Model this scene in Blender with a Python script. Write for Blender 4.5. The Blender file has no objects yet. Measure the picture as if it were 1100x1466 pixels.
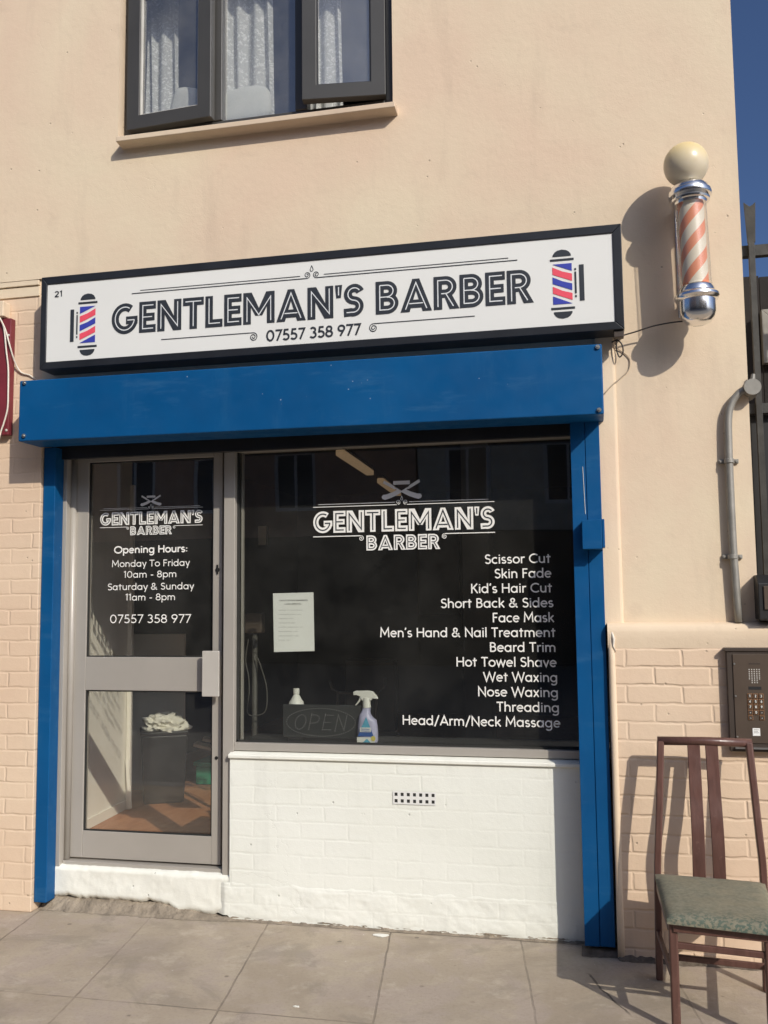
import bpy, bmesh, math, random
from mathutils import Vector, Matrix, noise as mnoise
random.seed(7)
C = bpy.context.scene.collection
SC = bpy.context.scene
# ------------------------------------------------------------------ camera
F_PX, YAW, TILT, ROLL, CAM_D, CAM_Z = 1350.0, 0.21905, 0.092247, -0.010237, 4.1537, 1.46905
fw = Vector((-math.sin(YAW)*math.cos(TILT), math.cos(YAW)*math.cos(TILT), math.sin(TILT)))
r0 = Vector((math.cos(YAW), math.sin(YAW), 0)); u0 = r0.cross(fw)
rt = r0*math.cos(ROLL)+u0*math.sin(ROLL); up = -r0*math.sin(ROLL)+u0*math.cos(ROLL)
CAM = Vector((0, -CAM_D, CAM_Z))
cd = bpy.data.cameras.new('camera'); cam = bpy.data.objects.new('camera', cd); C.objects.link(cam)
cd.sensor_fit = 'VERTICAL'; cd.sensor_height = 24.0; cd.lens = F_PX/1466*24.0
cd.clip_start = 0.05; cd.clip_end = 500
M = Matrix.Identity(4)
for i in range(3):
    M[i][0] = rt[i]; M[i][1] = up[i]; M[i][2] = -fw[i]; M[i][3] = CAM[i]
cam.matrix_world = M
SC.camera = cam
# ------------------------------------------------------------------ light
SUN = Vector((0.173, -0.19, 0.166)).normalized()
ELEV = math.asin(SUN.z); AZ = math.atan2(SUN.x, SUN.y)
W = bpy.data.worlds.new('World'); SC.world = W; W.use_nodes = True
wn = W.node_tree; bg = wn.nodes['Background']
sky = wn.nodes.new('ShaderNodeTexSky'); sky.sky_type = 'NISHITA'; sky.sun_disc = False
sky.sun_elevation = ELEV; sky.sun_rotation = AZ; sky.air_density = 0.6; sky.dust_density = 4.2; sky.ozone_density = 7.5
wn.links.new(sky.outputs[0], bg.inputs[0]); bg.inputs[1].default_value = 0.115
sl = bpy.data.lights.new('sun', 'SUN'); sl.energy = 3.4; sl.angle = math.radians(0.55); sl.color = (1.0, 0.93, 0.82)
so = bpy.data.objects.new('sun', sl); C.objects.link(so)
so.rotation_euler = SUN.to_track_quat('Z', 'Y').to_euler()
so.location = (6, -7, 8)
SC.view_settings.view_transform = 'Standard'; SC.view_settings.look = 'None'
SC.view_settings.exposure = 0.02; SC.view_settings.gamma = 1.0
SC.cycles.max_bounces = 8; SC.cycles.transparent_max_bounces = 16
SC.cycles.sample_clamp_indirect = 4.0

# ------------------------------------------------------------------ measuring helpers
def P(u, v, Y):
    """photo pixel -> point on the vertical plane y = Y"""
    d = fw + rt*((u-550)/F_PX) - up*((v-733)/F_PX)
    t = (Y+CAM_D)/d.y
    return CAM + d*t
def X(u, v, Y): return P(u, v, Y).x
def Z(u, v, Y): return P(u, v, Y).z

# ------------------------------------------------------------------ mesh helpers
class MB:
    def __init__(s): s.v = []; s.f = []; s.m = []
    def add(s, vs, fs, mi=0):
        n = len(s.v); s.v += [tuple(p) for p in vs]
        for f in fs: s.f.append([i+n for i in f]); s.m.append(mi)
        return s
    def box(s, x0, x1, y0, y1, z0, z1, mi=0):
        if x0 > x1: x0, x1 = x1, x0
        if y0 > y1: y0, y1 = y1, y0
        if z0 > z1: z0, z1 = z1, z0
        vs = [(x, y, z) for x in (x0, x1) for y in (y0, y1) for z in (z0, z1)]
        return s.add(vs, [(0,1,3,2), (4,6,7,5), (0,4,5,1), (2,3,7,6), (0,2,6,4), (1,5,7,3)], mi)
    def prism(s, poly, y0, y1, mi=0):
        """polygon in x,z (counter-clockwise seen from the street) given thickness along y"""
        n = len(poly)
        vs = [(x, y0, z) for x, z in poly] + [(x, y1, z) for x, z in poly]
        fs = [list(range(n)), list(range(2*n-1, n-1, -1))] + [(i, i+n, (i+1) % n+n, (i+1) % n) for i in range(n)]
        return s.add(vs, fs, mi)
    def bar(s, a, b, w, h, mi=0, upv=(0, 0, 1), w2=None, h2=None):
        a, b = Vector(a), Vector(b); d = (b-a).normalized(); u = Vector(upv)
        if abs(d.dot(u)) > .95: u = Vector((0, 1, 0))
        sx = d.cross(u).normalized(); sz = sx.cross(d)
        w2 = w if w2 is None else w2; h2 = h if h2 is None else h2
        vs = []
        for p, ww, hh in ((a, w, h), (b, w2, h2)):
            for i, j in ((-1,-1), (1,-1), (1,1), (-1,1)): vs.append(p+sx*(i*ww/2)+sz*(j*hh/2))
        return s.add(vs, [(3,2,1,0), (4,5,6,7), (0,1,5,4), (1,2,6,5), (2,3,7,6), (3,0,4,7)], mi)
    def tube(s, pts, r, n=10, mi=0, caps=True):
        pts = [Vector(p) for p in pts]; rings = []; prev = None
        rr = r if isinstance(r, (list, tuple)) else [r]*len(pts)
        for i, p in enumerate(pts):
            d = (pts[min(i+1, len(pts)-1)]-pts[max(i-1, 0)]).normalized()
            if prev is None:
                a = Vector((0, 0, 1)) if abs(d.z) < .9 else Vector((1, 0, 0))
                prev = d.cross(a).normalized()
            prev = (prev-d*prev.dot(d)).normalized(); q = d.cross(prev)
            rings.append([p+(prev*math.cos(t)+q*math.sin(t))*rr[i] for t in [2*math.pi*k/n for k in range(n)]])
        vs = [v for r_ in rings for v in r_]; fs = []
        for i in range(len(pts)-1):
            for k in range(n):
                fs.append((i*n+k, i*n+(k+1) % n, (i+1)*n+(k+1) % n, (i+1)*n+k))
        if caps: fs += [list(range(n-1, -1, -1)), list(range((len(pts)-1)*n, len(pts)*n))]
        return s.add(vs, fs, mi)
    def lathe(s, prof, c, n=40, mi=0):
        """prof [(r, z)] bottom to top, turned round the vertical through c"""
        vs = []; fs = []
        for r, z in prof:
            for k in range(n):
                t = 2*math.pi*k/n; vs.append((c[0]+r*math.cos(t), c[1]+r*math.sin(t), c[2]+z))
        for i in range(len(prof)-1):
            for k in range(n): fs.append((i*n+k, i*n+(k+1) % n, (i+1)*n+(k+1) % n, (i+1)*n+k))
        fs += [list(range(n-1, -1, -1)), list(range((len(prof)-1)*n, len(prof)*n))]
        return s.add(vs, fs, mi)
    def build(s, name, mats, parent=None, smooth=False, bevel=0, seg=2, loc=None):
        me = bpy.data.meshes.new(name); me.from_pydata(s.v, [], s.f)
        mats = mats if isinstance(mats, (list, tuple)) else [mats]
        for m in mats: me.materials.append(m)
        for p, mi in zip(me.polygons, s.m): p.material_index = mi; p.use_smooth = smooth
        me.update(); o = bpy.data.objects.new(name, me); C.objects.link(o)
        if parent: o.parent = parent
        if bevel:
            b = o.modifiers.new('bevel', 'BEVEL'); b.width = bevel; b.segments = seg; b.limit_method = 'ANGLE'; b.angle_limit = math.radians(40)
            for p in me.polygons: p.use_smooth = True
            b.harden_normals = True
        return o
def smooth_by_angle(o, deg=40):
    me = o.data
    for p in me.polygons: p.use_smooth = True
    bm = bmesh.new(); bm.from_mesh(me)
    bmesh.ops.remove_doubles(bm, verts=bm.verts, dist=1e-6)
    for e in bm.edges:
        e.smooth = not (len(e.link_faces) == 2 and e.calc_face_angle(0) > math.radians(deg))
    bm.to_mesh(me); bm.free(); return o
def tag(o, label, cat, group=None, kind=None):
    if label: o['label'] = label
    if cat: o['category'] = cat
    if group: o['group'] = group
    if kind: o['kind'] = kind
    return o
def thing(name, label, cat, loc=(0, 0, 0), group=None, rz=0):
    # parts are modelled in world space, so the Empty keeps its children where they are
    o = bpy.data.objects.new(name, None); C.objects.link(o); o.empty_display_size = .1
    return tag(o, label, cat, group)

# ------------------------------------------------------------------ materials
def nodes(name):
    m = bpy.data.materials.new(name); m.use_nodes = True
    return m, m.node_tree, m.node_tree.nodes['Principled BSDF']
def mix(nt, fac, a, b, typ='MIX'):
    n = nt.nodes.new('ShaderNodeMix'); n.data_type = 'RGBA'; n.blend_type = typ
    for sock, val in ((n.inputs[0], fac), (n.inputs[6], a), (n.inputs[7], b)):
        if hasattr(val, 'is_linked') or hasattr(val, 'links'): nt.links.new(val, sock)
        elif isinstance(val, (int, float)): sock.default_value = val
        else: sock.default_value = (*val, 1)
    return n.outputs[2]
def ramp(nt, src, lo, hi, a=0.0, b=1.0):
    n = nt.nodes.new('ShaderNodeMapRange'); n.inputs[1].default_value = lo; n.inputs[2].default_value = hi
    n.inputs[3].default_value = a; n.inputs[4].default_value = b; nt.links.new(src, n.inputs[0]); return n.outputs[0]
def coord(nt, scale=(1, 1, 1), rot=(0, 0, 0), loc=(0, 0, 0)):
    t = nt.nodes.new('ShaderNodeTexCoord'); mp = nt.nodes.new('ShaderNodeMapping')
    mp.inputs['Scale'].default_value = scale; mp.inputs['Rotation'].default_value = rot; mp.inputs['Location'].default_value = loc
    nt.links.new(t.outputs['Object'], mp.inputs[0]); return mp.outputs[0]
def noise(nt, vec, scale, detail=4, rough=.55, dist=0):
    n = nt.nodes.new('ShaderNodeTexNoise'); n.inputs['Scale'].default_value = scale; n.inputs['Detail'].default_value = detail
    n.inputs['Roughness'].default_value = rough; n.inputs['Distortion'].default_value = dist
    nt.links.new(vec, n.inputs['Vector']); return n.outputs[0]
def math_(nt, op, a, b):
    n = nt.nodes.new('ShaderNodeMath'); n.operation = op
    for i, v in enumerate((a, b)):
        if isinstance(v, (int, float)): n.inputs[i].default_value = v
        else: nt.links.new(v, n.inputs[i])
    return n.outputs[0]
def bump(nt, h, bs, dist=.004, strength=1.0):
    n = nt.nodes.new('ShaderNodeBump'); n.inputs['Distance'].default_value = dist; n.inputs['Strength'].default_value = strength
    nt.links.new(h, n.inputs['Height']); nt.links.new(n.outputs[0], bs.inputs['Normal']); return n
def simple(name, col, rough=.5, metal=0.0, var=.12, vscale=6, bmp=0.0, bscale=120, spec=.5):
    m, nt, b = nodes(name); b.inputs['Roughness'].default_value = rough; b.inputs['Metallic'].default_value = metal
    b.inputs['Specular IOR Level'].default_value = spec
    v = coord(nt); n = noise(nt, v, vscale, 5)
    lo = tuple(c*(1-var) for c in col); hi = tuple(min(1, c*(1+var)) for c in col)
    nt.links.new(mix(nt, ramp(nt, n, .3, .7), lo, hi), b.inputs['Base Color'])
    if bmp: bump(nt, noise(nt, v, bscale, 3), b, bmp)
    return m
def wall_paint(name, col, col2, brick=False, bd=.004, undul=.006, rowoff=0.0, brickvis=1.0, flake=0.0, vis=(.32, .6, .15), brv_h=.22):
    """painted masonry: big soft colour drift, grime specks, trowel unevenness, brick joints where the wall is bare brick"""
    m, nt, b = nodes(name); b.inputs['Roughness'].default_value = .75; b.inputs['Specular IOR Level'].default_value = .25
    v = coord(nt)
    c = mix(nt, ramp(nt, noise(nt, v, .75, 5, .6, .4), .38, .62), col, col2)
    c = mix(nt, ramp(nt, noise(nt, v, 9, 6, .65), .57, .72, 0, .20), c, tuple(q*.72 for q in col))
    c = mix(nt, ramp(nt, noise(nt, v, 3.3, 8, .7, 1.2), .62, .75, 0, .16), c, tuple(min(1, q*1.12) for q in col2))
    vs = coord(nt, (1, 1, .16)); c = mix(nt, ramp(nt, noise(nt, vs, 7, 6, .65), .55, .72, 0, .20), c, tuple(q*.62 for q in col))
    # pits and flecks
    vo = nt.nodes.new('ShaderNodeTexVoronoi'); vo.inputs['Scale'].default_value = 16; nt.links.new(v, vo.inputs['Vector'])
    pit = math_(nt, 'MULTIPLY', ramp(nt, vo.outputs['Distance'], .05, .09, 1, 0), ramp(nt, noise(nt, v, 5, 2), .54, .58))
    c = mix(nt, math_(nt, 'MULTIPLY', pit, .45), c, tuple(q*.4 for q in col))
    h = math_(nt, 'ADD', math_(nt, 'MULTIPLY', noise(nt, v, 2.6, 3, .5), undul/.004), math_(nt, 'MULTIPLY', noise(nt, v, 38, 5, .65), .32))
    h = math_(nt, 'ADD', h, math_(nt, 'MULTIPLY', noise(nt, v, 160, 3, .6), .12))
    h = math_(nt, 'SUBTRACT', h, math_(nt, 'MULTIPLY', pit, .5))
    # hairline cracks
    cr = nt.nodes.new('ShaderNodeTexVoronoi'); cr.feature = 'DISTANCE_TO_EDGE'; cr.inputs['Scale'].default_value = 1.3
    wv = nt.nodes.new('ShaderNodeVectorMath'); wv.operation = 'ADD'
    nz = nt.nodes.new('ShaderNodeTexNoise'); nz.inputs['Scale'].default_value = 4; nz.inputs['Detail'].default_value = 6; nt.links.new(v, nz.inputs['Vector'])
    nt.links.new(v, wv.inputs[0]); nt.links.new(nz.outputs['Color'], wv.inputs[1]); nt.links.new(wv.outputs[0], cr.inputs['Vector'])
    crk = math_(nt, 'MULTIPLY', ramp(nt, cr.outputs[0], 0, .006, 1, 0), ramp(nt, noise(nt, v, 1.7, 3), .56, .66))
    h = math_(nt, 'SUBTRACT', h, math_(nt, 'MULTIPLY', crk, .16))
    c = mix(nt, math_(nt, 'MULTIPLY', crk, .10), c, tuple(q*.5 for q in col))
    if brick:
        mp = nt.nodes.new('ShaderNodeTexCoord'); sp = nt.nodes.new('ShaderNodeSeparateXYZ'); cb = nt.nodes.new('ShaderNodeCombineXYZ')
        nt.links.new(mp.outputs['Object'], sp.inputs[0])
        nn = nt.nodes.new('ShaderNodeTexNoise'); nn.inputs['Scale'].default_value = 11; nn.inputs['Detail'].default_value = 4; nt.links.new(v, nn.inputs['Vector'])
        dz = math_(nt, 'MULTIPLY', math_(nt, 'SUBTRACT', nn.outputs[0], .5), .016)
        nt.links.new(math_(nt, 'ADD', sp.outputs[0], dz), cb.inputs[0]); nt.links.new(math_(nt, 'ADD', math_(nt, 'ADD', sp.outputs[2], dz), rowoff), cb.inputs[1])
        bt = nt.nodes.new('ShaderNodeTexBrick'); nt.links.new(cb.outputs[0], bt.inputs['Vector'])
        bt.inputs['Scale'].default_value = 1; bt.inputs['Brick Width'].default_value = .226; bt.inputs['Row Height'].default_value = .0755
        bt.inputs['Mortar Size'].default_value = .0085; bt.inputs['Mortar Smooth'].default_value = .9; bt.offset = .5
        bt.inputs['Color1'].default_value = (.35, .35, .35, 1); bt.inputs['Color2'].default_value = (.75, .75, .75, 1)
        fac = math_(nt, 'MULTIPLY', bt.outputs['Fac'], ramp(nt, noise(nt, v, 4.5, 4, .65), vis[0], vis[1], vis[2], 1.0))
        h = math_(nt, 'SUBTRACT', h, math_(nt, 'MULTIPLY', fac, bd/.004*brickvis))
        brv = nt.nodes.new('ShaderNodeSeparateColor'); nt.links.new(bt.outputs['Color'], brv.inputs[0])
        h = math_(nt, 'ADD', h, math_(nt, 'MULTIPLY', brv.outputs[0], brv_h))
        c = mix(nt, math_(nt, 'MULTIPLY', fac, .07), c, tuple(q*.72 for q in col))
        c = mix(nt, ramp(nt, brv.outputs[0], .3, .8, 0, .10), c, tuple(q*.8 for q in col2))
    if flake:
        fl = ramp(nt, noise(nt, v, 14, 8, .7, .6), .70, .72, 0, flake)
        low = nt.nodes.new('ShaderNodeSeparateXYZ'); nt.links.new(v, low.inputs[0])
        fl = math_(nt, 'MULTIPLY', fl, ramp(nt, low.outputs[2], .02, .3, 1, .0))
        c = mix(nt, fl, c, (.25, .2, .15)); h = math_(nt, 'SUBTRACT', h, math_(nt, 'MULTIPLY', fl, .6))
    nt.links.new(c, b.inputs['Base Color']); bump(nt, h, b, .004)
    return m
PEACH, PEACH2 = (.71, .548, .402), (.735, .618, .445)
PINK, PINK2 = (.70, .52, .37), (.745, .585, .425)
m_render = wall_paint('painted_render', PEACH, PEACH2, undul=.007)
m_brick = wall_paint('painted_brick', PINK, PINK2, brick=True, bd=.0019, undul=.005, brv_h=.10)
m_brick2 = wall_paint('painted_plinth_brick', PINK, PINK2, brick=True, bd=.0030, undul=.005, rowoff=.03, brv_h=.14)
m_cream = wall_paint('cream_paint', (.73, .58, .42), (.77, .63, .46), undul=.008)
m_white = wall_paint('white_painted_brick', (.79, .80, .72), (.83, .84, .77), brick=True, bd=.0007, undul=.004, brickvis=1, brv_h=.05, vis=(.40, .64, .05), flake=.0)
m_whitelump = wall_paint('white_painted_step', (.79, .79, .70), (.83, .83, .76), undul=.006, flake=.5)

def blue_paint():
    m, nt, b = nodes('blue_gloss_paint'); b.inputs['Specular IOR Level'].default_value = .2; v = coord(nt)
    c = mix(nt, ramp(nt, noise(nt, v, 2.2, 5, .6), .3, .7), (.002, .066, .195), (.003, .086, .24))
    sc = coord(nt, (1, 1, .25)); c = mix(nt, ramp(nt, noise(nt, sc, 9, 6, .7), .56, .8, 0, .35), c, (.035, .13, .26))
    hz = coord(nt, (.22, 1, 1)); c = mix(nt, ramp(nt, noise(nt, hz, 13, 7, .7), .56, .70, 0, .28), c, (.05, .15, .28))
    vo = nt.nodes.new('ShaderNodeTexVoronoi'); vo.inputs['Scale'].default_value = 26; nt.links.new(v, vo.inputs['Vector'])
    chip = math_(nt, 'MULTIPLY', ramp(nt, vo.outputs['Distance'], .06, .09, 1, 0), ramp(nt, noise(nt, v, 4, 2), .60, .64))
    c = mix(nt, math_(nt, 'MULTIPLY', chip, .5), c, (.45, .52, .58))
    nt.links.new(c, b.inputs['Base Color'])
    nt.links.new(ramp(nt, noise(nt, v, 12, 4), .3, .7, .38, .58), b.inputs['Roughness'])
    h = math_(nt, 'ADD', math_(nt, 'ADD', noise(nt, v, 7, 2), math_(nt, 'MULTIPLY', noise(nt, v, 2.1, 2), 3.0)), math_(nt, 'MULTIPLY', noise(nt, v, 260, 2), .08)); bump(nt, h, b, .0016)
    return m
m_blue = blue_paint()
m_blackframe = simple('black_sign_trim', (.018, .02, .024), .35, 0, .25, 5, .0004, 40)
m_signwhite = simple('white_sign_face', (.77, .77, .73), .32, 0, .025, 2, .0006, 3)
m_ink = simple('charcoal_vinyl', (.032, .037, .045), .4, 0, .12, 20)
m_inkred = simple('red_vinyl', (.80, .09, .13), .4, 0, .05, 20)
m_inkblue = simple('blue_vinyl', (.045, .06, .38), .4, 0, .05, 20)
m_vinyl = simple('white_vinyl', (.84, .83, .78), .55, 0, .03, 20)
m_vinylshade = simple('shaded_white_vinyl', (.62, .61, .59), .55, 0, .03, 20)  # white vinyl greyed, the shutter box's shadow painted into the razors
m_inline = simple('pale_inline_vinyl', (.72, .74, .74), .4, 0, .03, 20)
m_alu = simple('silver_aluminium', (.42, .39, .345), .42, .2, .05, 3, .0002, 200)
m_alud = simple('rubber_and_hole_shade', (.02, .02, .018), .7)
m_alulight = simple('pale_push_plate', (.50, .47, .42), .45, .1, .04, 6)
m_upvc = simple('charcoal_window_frame', (.058, .056, .052), .38, 0, .08, 4)
m_upvc2 = simple('dark_frame_inner', (.035, .035, .036), .4, 0, .08, 4)
m_bead = simple('pale_glazing_bead', (.55, .53, .48), .4)
m_sill = wall_paint('painted_stone_sill', (.64, .50, .37), (.68, .56, .41), undul=.004)
m_chrome = simple('polished_chrome', (.86, .85, .83), .2, 1.0, .02, 8)
m_steel = simple('zinc_bolt', (.5, .5, .48), .35, .9)
m_black = simple('matt_black', (.012, .012, .012), .55, 0, .2, 9)
m_cable = simple('black_cable_rubber', (.03, .022, .018), .5)
m_wcable = simple('white_cable_pvc', (.74, .68, .58), .5)
m_maroon = simple('maroon_paint', (.19, .025, .035), .5, 0, .2, 5, .0008, 30)
m_conduit = simple('galvanised_conduit', (.30, .285, .25), .5, .35, .15, 12, .0005, 60)
m_panel = simple('brown_steel_panel', (.118, .088, .066), .42, .4, .12, 5)
m_paneldark = simple('dark_steel_surround', (.072, .055, .044), .5, .3, .15, 5)
m_orange = simple('copper_button', (.34, .17, .075), .4, .3)
m_gate = simple('weathered_grey_steel', (.055, .053, .047), .5, .4, .3, 14, .0008, 60)
m_brown = simple('dark_brown_timber', (.011, .0075, .0055), .8, 0, .35, 5, .002, 20)
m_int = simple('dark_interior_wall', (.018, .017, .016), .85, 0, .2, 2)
m_intwhite = wall_paint('interior_white_plaster', (.82, .79, .70), (.85, .82, .74), undul=.004)
m_room = simple('upstairs_room_wall', (.20, .21, .22), .9)
m_skirt = simple('wooden_strip', (.45, .36, .26), .6)
m_green = simple('green_plastic', (.05, .30, .18), .45, 0, .1)
m_binblack = simple('black_bin_plastic', (.012, .012, .012), .38, 0, .2, 6)
m_paper = simple('white_paper', (.86, .86, .82), .8, 0, .04, 4, .0006, 12)
m_print = simple('grey_print', (.22, .22, .21), .8)
m_tissue = simple('crumpled_tissue', (.74, .72, .64), .8, 0, .1, 20)
m_plasticw = simple('white_plastic', (.78, .77, .70), .4, 0, .03)
m_purple = simple('lilac_plastic', (.47, .46, .62), .35, 0, .1, 14)
m_lblue = simple('blue_label', (.03, .10, .34), .4, 0, .2, 30)
m_lcyan = simple('cyan_label', (.10, .40, .56), .4, 0, .2, 30)
m_yellow = simple('yellow_label', (.70, .58, .12), .4, 0, .1, 30)
m_led = simple('led_lens', (.30, .30, .28), .3)
m_cloth = simple('cotton_pillow', (.74, .73, .66), .9, 0, .05, 9, .003, 9)
m_mortar = simple('grey_mortar', (.27, .225, .17), .95, 0, .35, 13, .012, 34)
m_kerb = simple('granite_kerb', (.30, .29, .27), .8, 0, .2, 30)
m_asphalt = simple('asphalt', (.19, .185, .175), .9, 0, .2, 20)

def wood():
    m, nt, b = nodes('reddish_brown_wood'); v = coord(nt, (9, 9, 1.2))
    c = mix(nt, ramp(nt, noise(nt, v, 5, 6, .65, .6), .3, .7), (.085, .040, .031), (.135, .066, .052))
    v2 = coord(nt); c = mix(nt, ramp(nt, noise(nt, v2, 28, 5, .7), .63, .75, 0, .35), c, (.34, .22, .17))
    nt.links.new(c, b.inputs['Base Color']); nt.links.new(ramp(nt, noise(nt, v2, 14, 3), .3, .7, .28, .48), b.inputs['Roughness'])
    bump(nt, noise(nt, v, 8, 4), b, .0008); return m
m_wood = wood()
def seat_fabric():
    m, nt, b = nodes('mottled_green_fabric'); b.inputs['Roughness'].default_value = .9; b.inputs['Specular IOR Level'].default_value = .15
    v = coord(nt)
    c = mix(nt, ramp(nt, noise(nt, v, 60, 4, .6), .35, .65), (.165, .165, .122), (.24, .225, .165))
    c = mix(nt, ramp(nt, noise(nt, v, 11, 3), .4, .7, 0, .55), c, (.25, .22, .15))
    sp = nt.nodes.new('ShaderNodeSeparateXYZ'); nt.links.new(v, sp.inputs[0])
    edge = ramp(nt, sp.outputs[1], -.62, -.74, 0, 1)      # worn patterned band along the front edge
    blot = ramp(nt, noise(nt, v, 85, 3, .5), .47, .56)
    c = mix(nt, math_(nt, 'MULTIPLY', math_(nt, 'MULTIPLY', edge, blot), .75), c, (.055, .10, .085))
    nt.links.new(c, b.inputs['Base Color'])
    bump(nt, math_(nt, 'ADD', noise(nt, v, 300, 2), math_(nt, 'MULTIPLY', noise(nt, v, 14, 2), 2)), b, .0014); return m
m_seat = seat_fabric()
def glass(name, tint, ior, dust_haze=.0):
    m = bpy.data.materials.new(name); m.use_nodes = True; nt = m.node_tree; nt.nodes.clear()
    out = nt.nodes.new('ShaderNodeOutputMaterial'); t = nt.nodes.new('ShaderNodeBsdfTransparent'); t.inputs[0].default_value = (*tint, 1)
    g = nt.nodes.new('ShaderNodeBsdfGlossy'); g.inputs['Roughness'].default_value = .0; g.inputs[0].default_value = (1, 1, 1, 1)
    # Schlick reflectance, the same from either side of the pane
    ge = nt.nodes.new('ShaderNodeNewGeometry'); dt = nt.nodes.new('ShaderNodeVectorMath'); dt.operation = 'DOT_PRODUCT'
    nt.links.new(ge.outputs['Incoming'], dt.inputs[0]); nt.links.new(ge.outputs['Normal'], dt.inputs[1])
    om = math_(nt, 'SUBTRACT', 1.0, math_(nt, 'ABSOLUTE', dt.outputs['Value'], 0)); f0 = ((ior-1)/(ior+1))**2
    fac = math_(nt, 'ADD', f0, math_(nt, 'MULTIPLY', math_(nt, 'POWER', om, 5), 1-f0))
    mx = nt.nodes.new('ShaderNodeMixShader'); nt.links.new(fac, mx.inputs[0]); nt.links.new(t.outputs[0], mx.inputs[1]); nt.links.new(g.outputs[0], mx.inputs[2])
    d = nt.nodes.new('ShaderNodeBsdfDiffuse'); d.inputs[0].default_value = (.7, .68, .62, 1)
    v = coord(nt); n = ramp(nt, noise(nt, v, 3.5, 7, .7), .4, .75, dust_haze*.35, dust_haze)
    m2 = nt.nodes.new('ShaderNodeMixShader'); nt.links.new(n, m2.inputs[0]); nt.links.new(mx.outputs[0], m2.inputs[1]); nt.links.new(d.outputs[0], m2.inputs[2])
    nt.links.new(m2.outputs[0], out.inputs[0])
    bp = nt.nodes.new('ShaderNodeBump'); bp.inputs['Distance'].default_value = .0006; nt.links.new(noise(nt, v, 2.2, 1), bp.inputs['Height'])
    nt.links.new(bp.outputs[0], g.inputs['Normal'])
    return m
m_glass = glass('shop_glass', (.90, .91, .89), 1.62, .020)
m_doorglass = glass('door_glass', (.96, .96, .94), 1.8, .030)
m_upglass = glass('upstairs_glass', (.93, .94, .94), 2.2, .10)  # haze raised to put a pale sky-reflection veil into the surface
m_clear = glass('clear_acrylic', (.95, .94, .92), 1.45, .12)

def stripes():
    m, nt, b = nodes('spiral_stripes'); b.inputs['Roughness'].default_value = .45
    t = nt.nodes.new('ShaderNodeTexCoord'); sp = nt.nodes.new('ShaderNodeSeparateXYZ'); nt.links.new(t.outputs['Object'], sp.inputs[0])
    at = math_(nt, 'ARCTAN2', sp.outputs[1], sp.outputs[0])
    ph = math_(nt, 'SUBTRACT', math_(nt, 'MULTIPLY', at, 3/(2*math.pi)), math_(nt, 'MULTIPLY', sp.outputs[2], 1/.1135))
    fr = math_(nt, 'FRACT', math_(nt, 'ADD', ph, 20.30), 0)
    f2 = ramp(nt, math_(nt, 'ABSOLUTE', math_(nt, 'SUBTRACT', fr, .5), 0), .235, .25)
    c = mix(nt, f2, (.72, .25, .13), (.72, .66, .54))
    nt.links.new(c, b.inputs['Base Color']); return m
m_stripes = stripes()
def globe():
    m, nt, b = nodes('cream_globe'); b.inputs['Roughness'].default_value = .3
    v = coord(nt); sp = nt.nodes.new('ShaderNodeSeparateXYZ'); nt.links.new(v, sp.inputs[0])
    n = math_(nt, 'ADD', sp.outputs[2], math_(nt, 'MULTIPLY', noise(nt, v, 18, 3), .03))
    c = mix(nt, ramp(nt, n, -.02, .09), (.70, .61, .45), (.74, .58, .27))     # cream acrylic, the yellow of its lit crown painted into the colour
    nt.links.new(c, b.inputs['Base Color']); b.inputs['Subsurface Weight'].default_value = .15; b.inputs['Subsurface Radius'].default_value = (.04, .03, .015); return m
m_globe = globe()
def laminate():
    m, nt, b = nodes('orange_laminate'); b.inputs['Roughness'].default_value = .5; v = coord(nt, (5, 1, 1))
    c = mix(nt, ramp(nt, noise(nt, v, 4, 6, .6, .5), .3, .7), (.36, .15, .07), (.50, .24, .12))
    v2 = coord(nt); c = mix(nt, ramp(nt, noise(nt, v2, 5, 5, .65), .55, .75, 0, .5), c, (.60, .40, .27))
    nt.links.new(c, b.inputs['Base Color']); return m
m_floor = laminate()
def lace():
    m, nt, b = nodes('lace_curtain'); b.inputs['Roughness'].default_value = .9
    v = coord(nt, (1, .3, 1))
    vo = nt.nodes.new('ShaderNodeTexVoronoi'); vo.inputs['Scale'].default_value = 58; vo.feature = 'SMOOTH_F1'; vo.inputs['Smoothness'].default_value = .3
    w = nt.nodes.new('ShaderNodeVectorMath'); w.operation = 'ADD'; nz = nt.nodes.new('ShaderNodeTexNoise'); nz.inputs['Scale'].default_value = 22
    nt.links.new(v, nz.inputs['Vector']); sc = nt.nodes.new('ShaderNodeVectorMath'); sc.operation = 'SCALE'; sc.inputs['Scale'].default_value = .09
    nt.links.new(nz.outputs['Color'], sc.inputs[0]); nt.links.new(v, w.inputs[0]); nt.links.new(sc.outputs[0], w.inputs[1]); nt.links.new(w.outputs[0], vo.inputs['Vector'])
    f = ramp(nt, vo.outputs['Distance'], .24, .48)
    c = mix(nt, f, (.93, .92, .87), (.76, .75, .70)); nt.links.new(c, b.inputs['Base Color'])
    nt.links.new(ramp(nt, f, 0, 1, 1, .82), b.inputs['Alpha']); return m
m_lace = lace()
def G0(u, v):
    d = fw+rt*((u-550)/F_PX)-up*((v-733)/F_PX); return CAM+d*(-CAM_Z/d.z)
_a, _b = G0(838, 1392), G0(903, 1456)
CK = (_b.x-_a.x)/(_b.y-_a.y); CB = _a.x-CK*_a.y; CY0, CY1 = _a.y, _b.y
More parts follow.
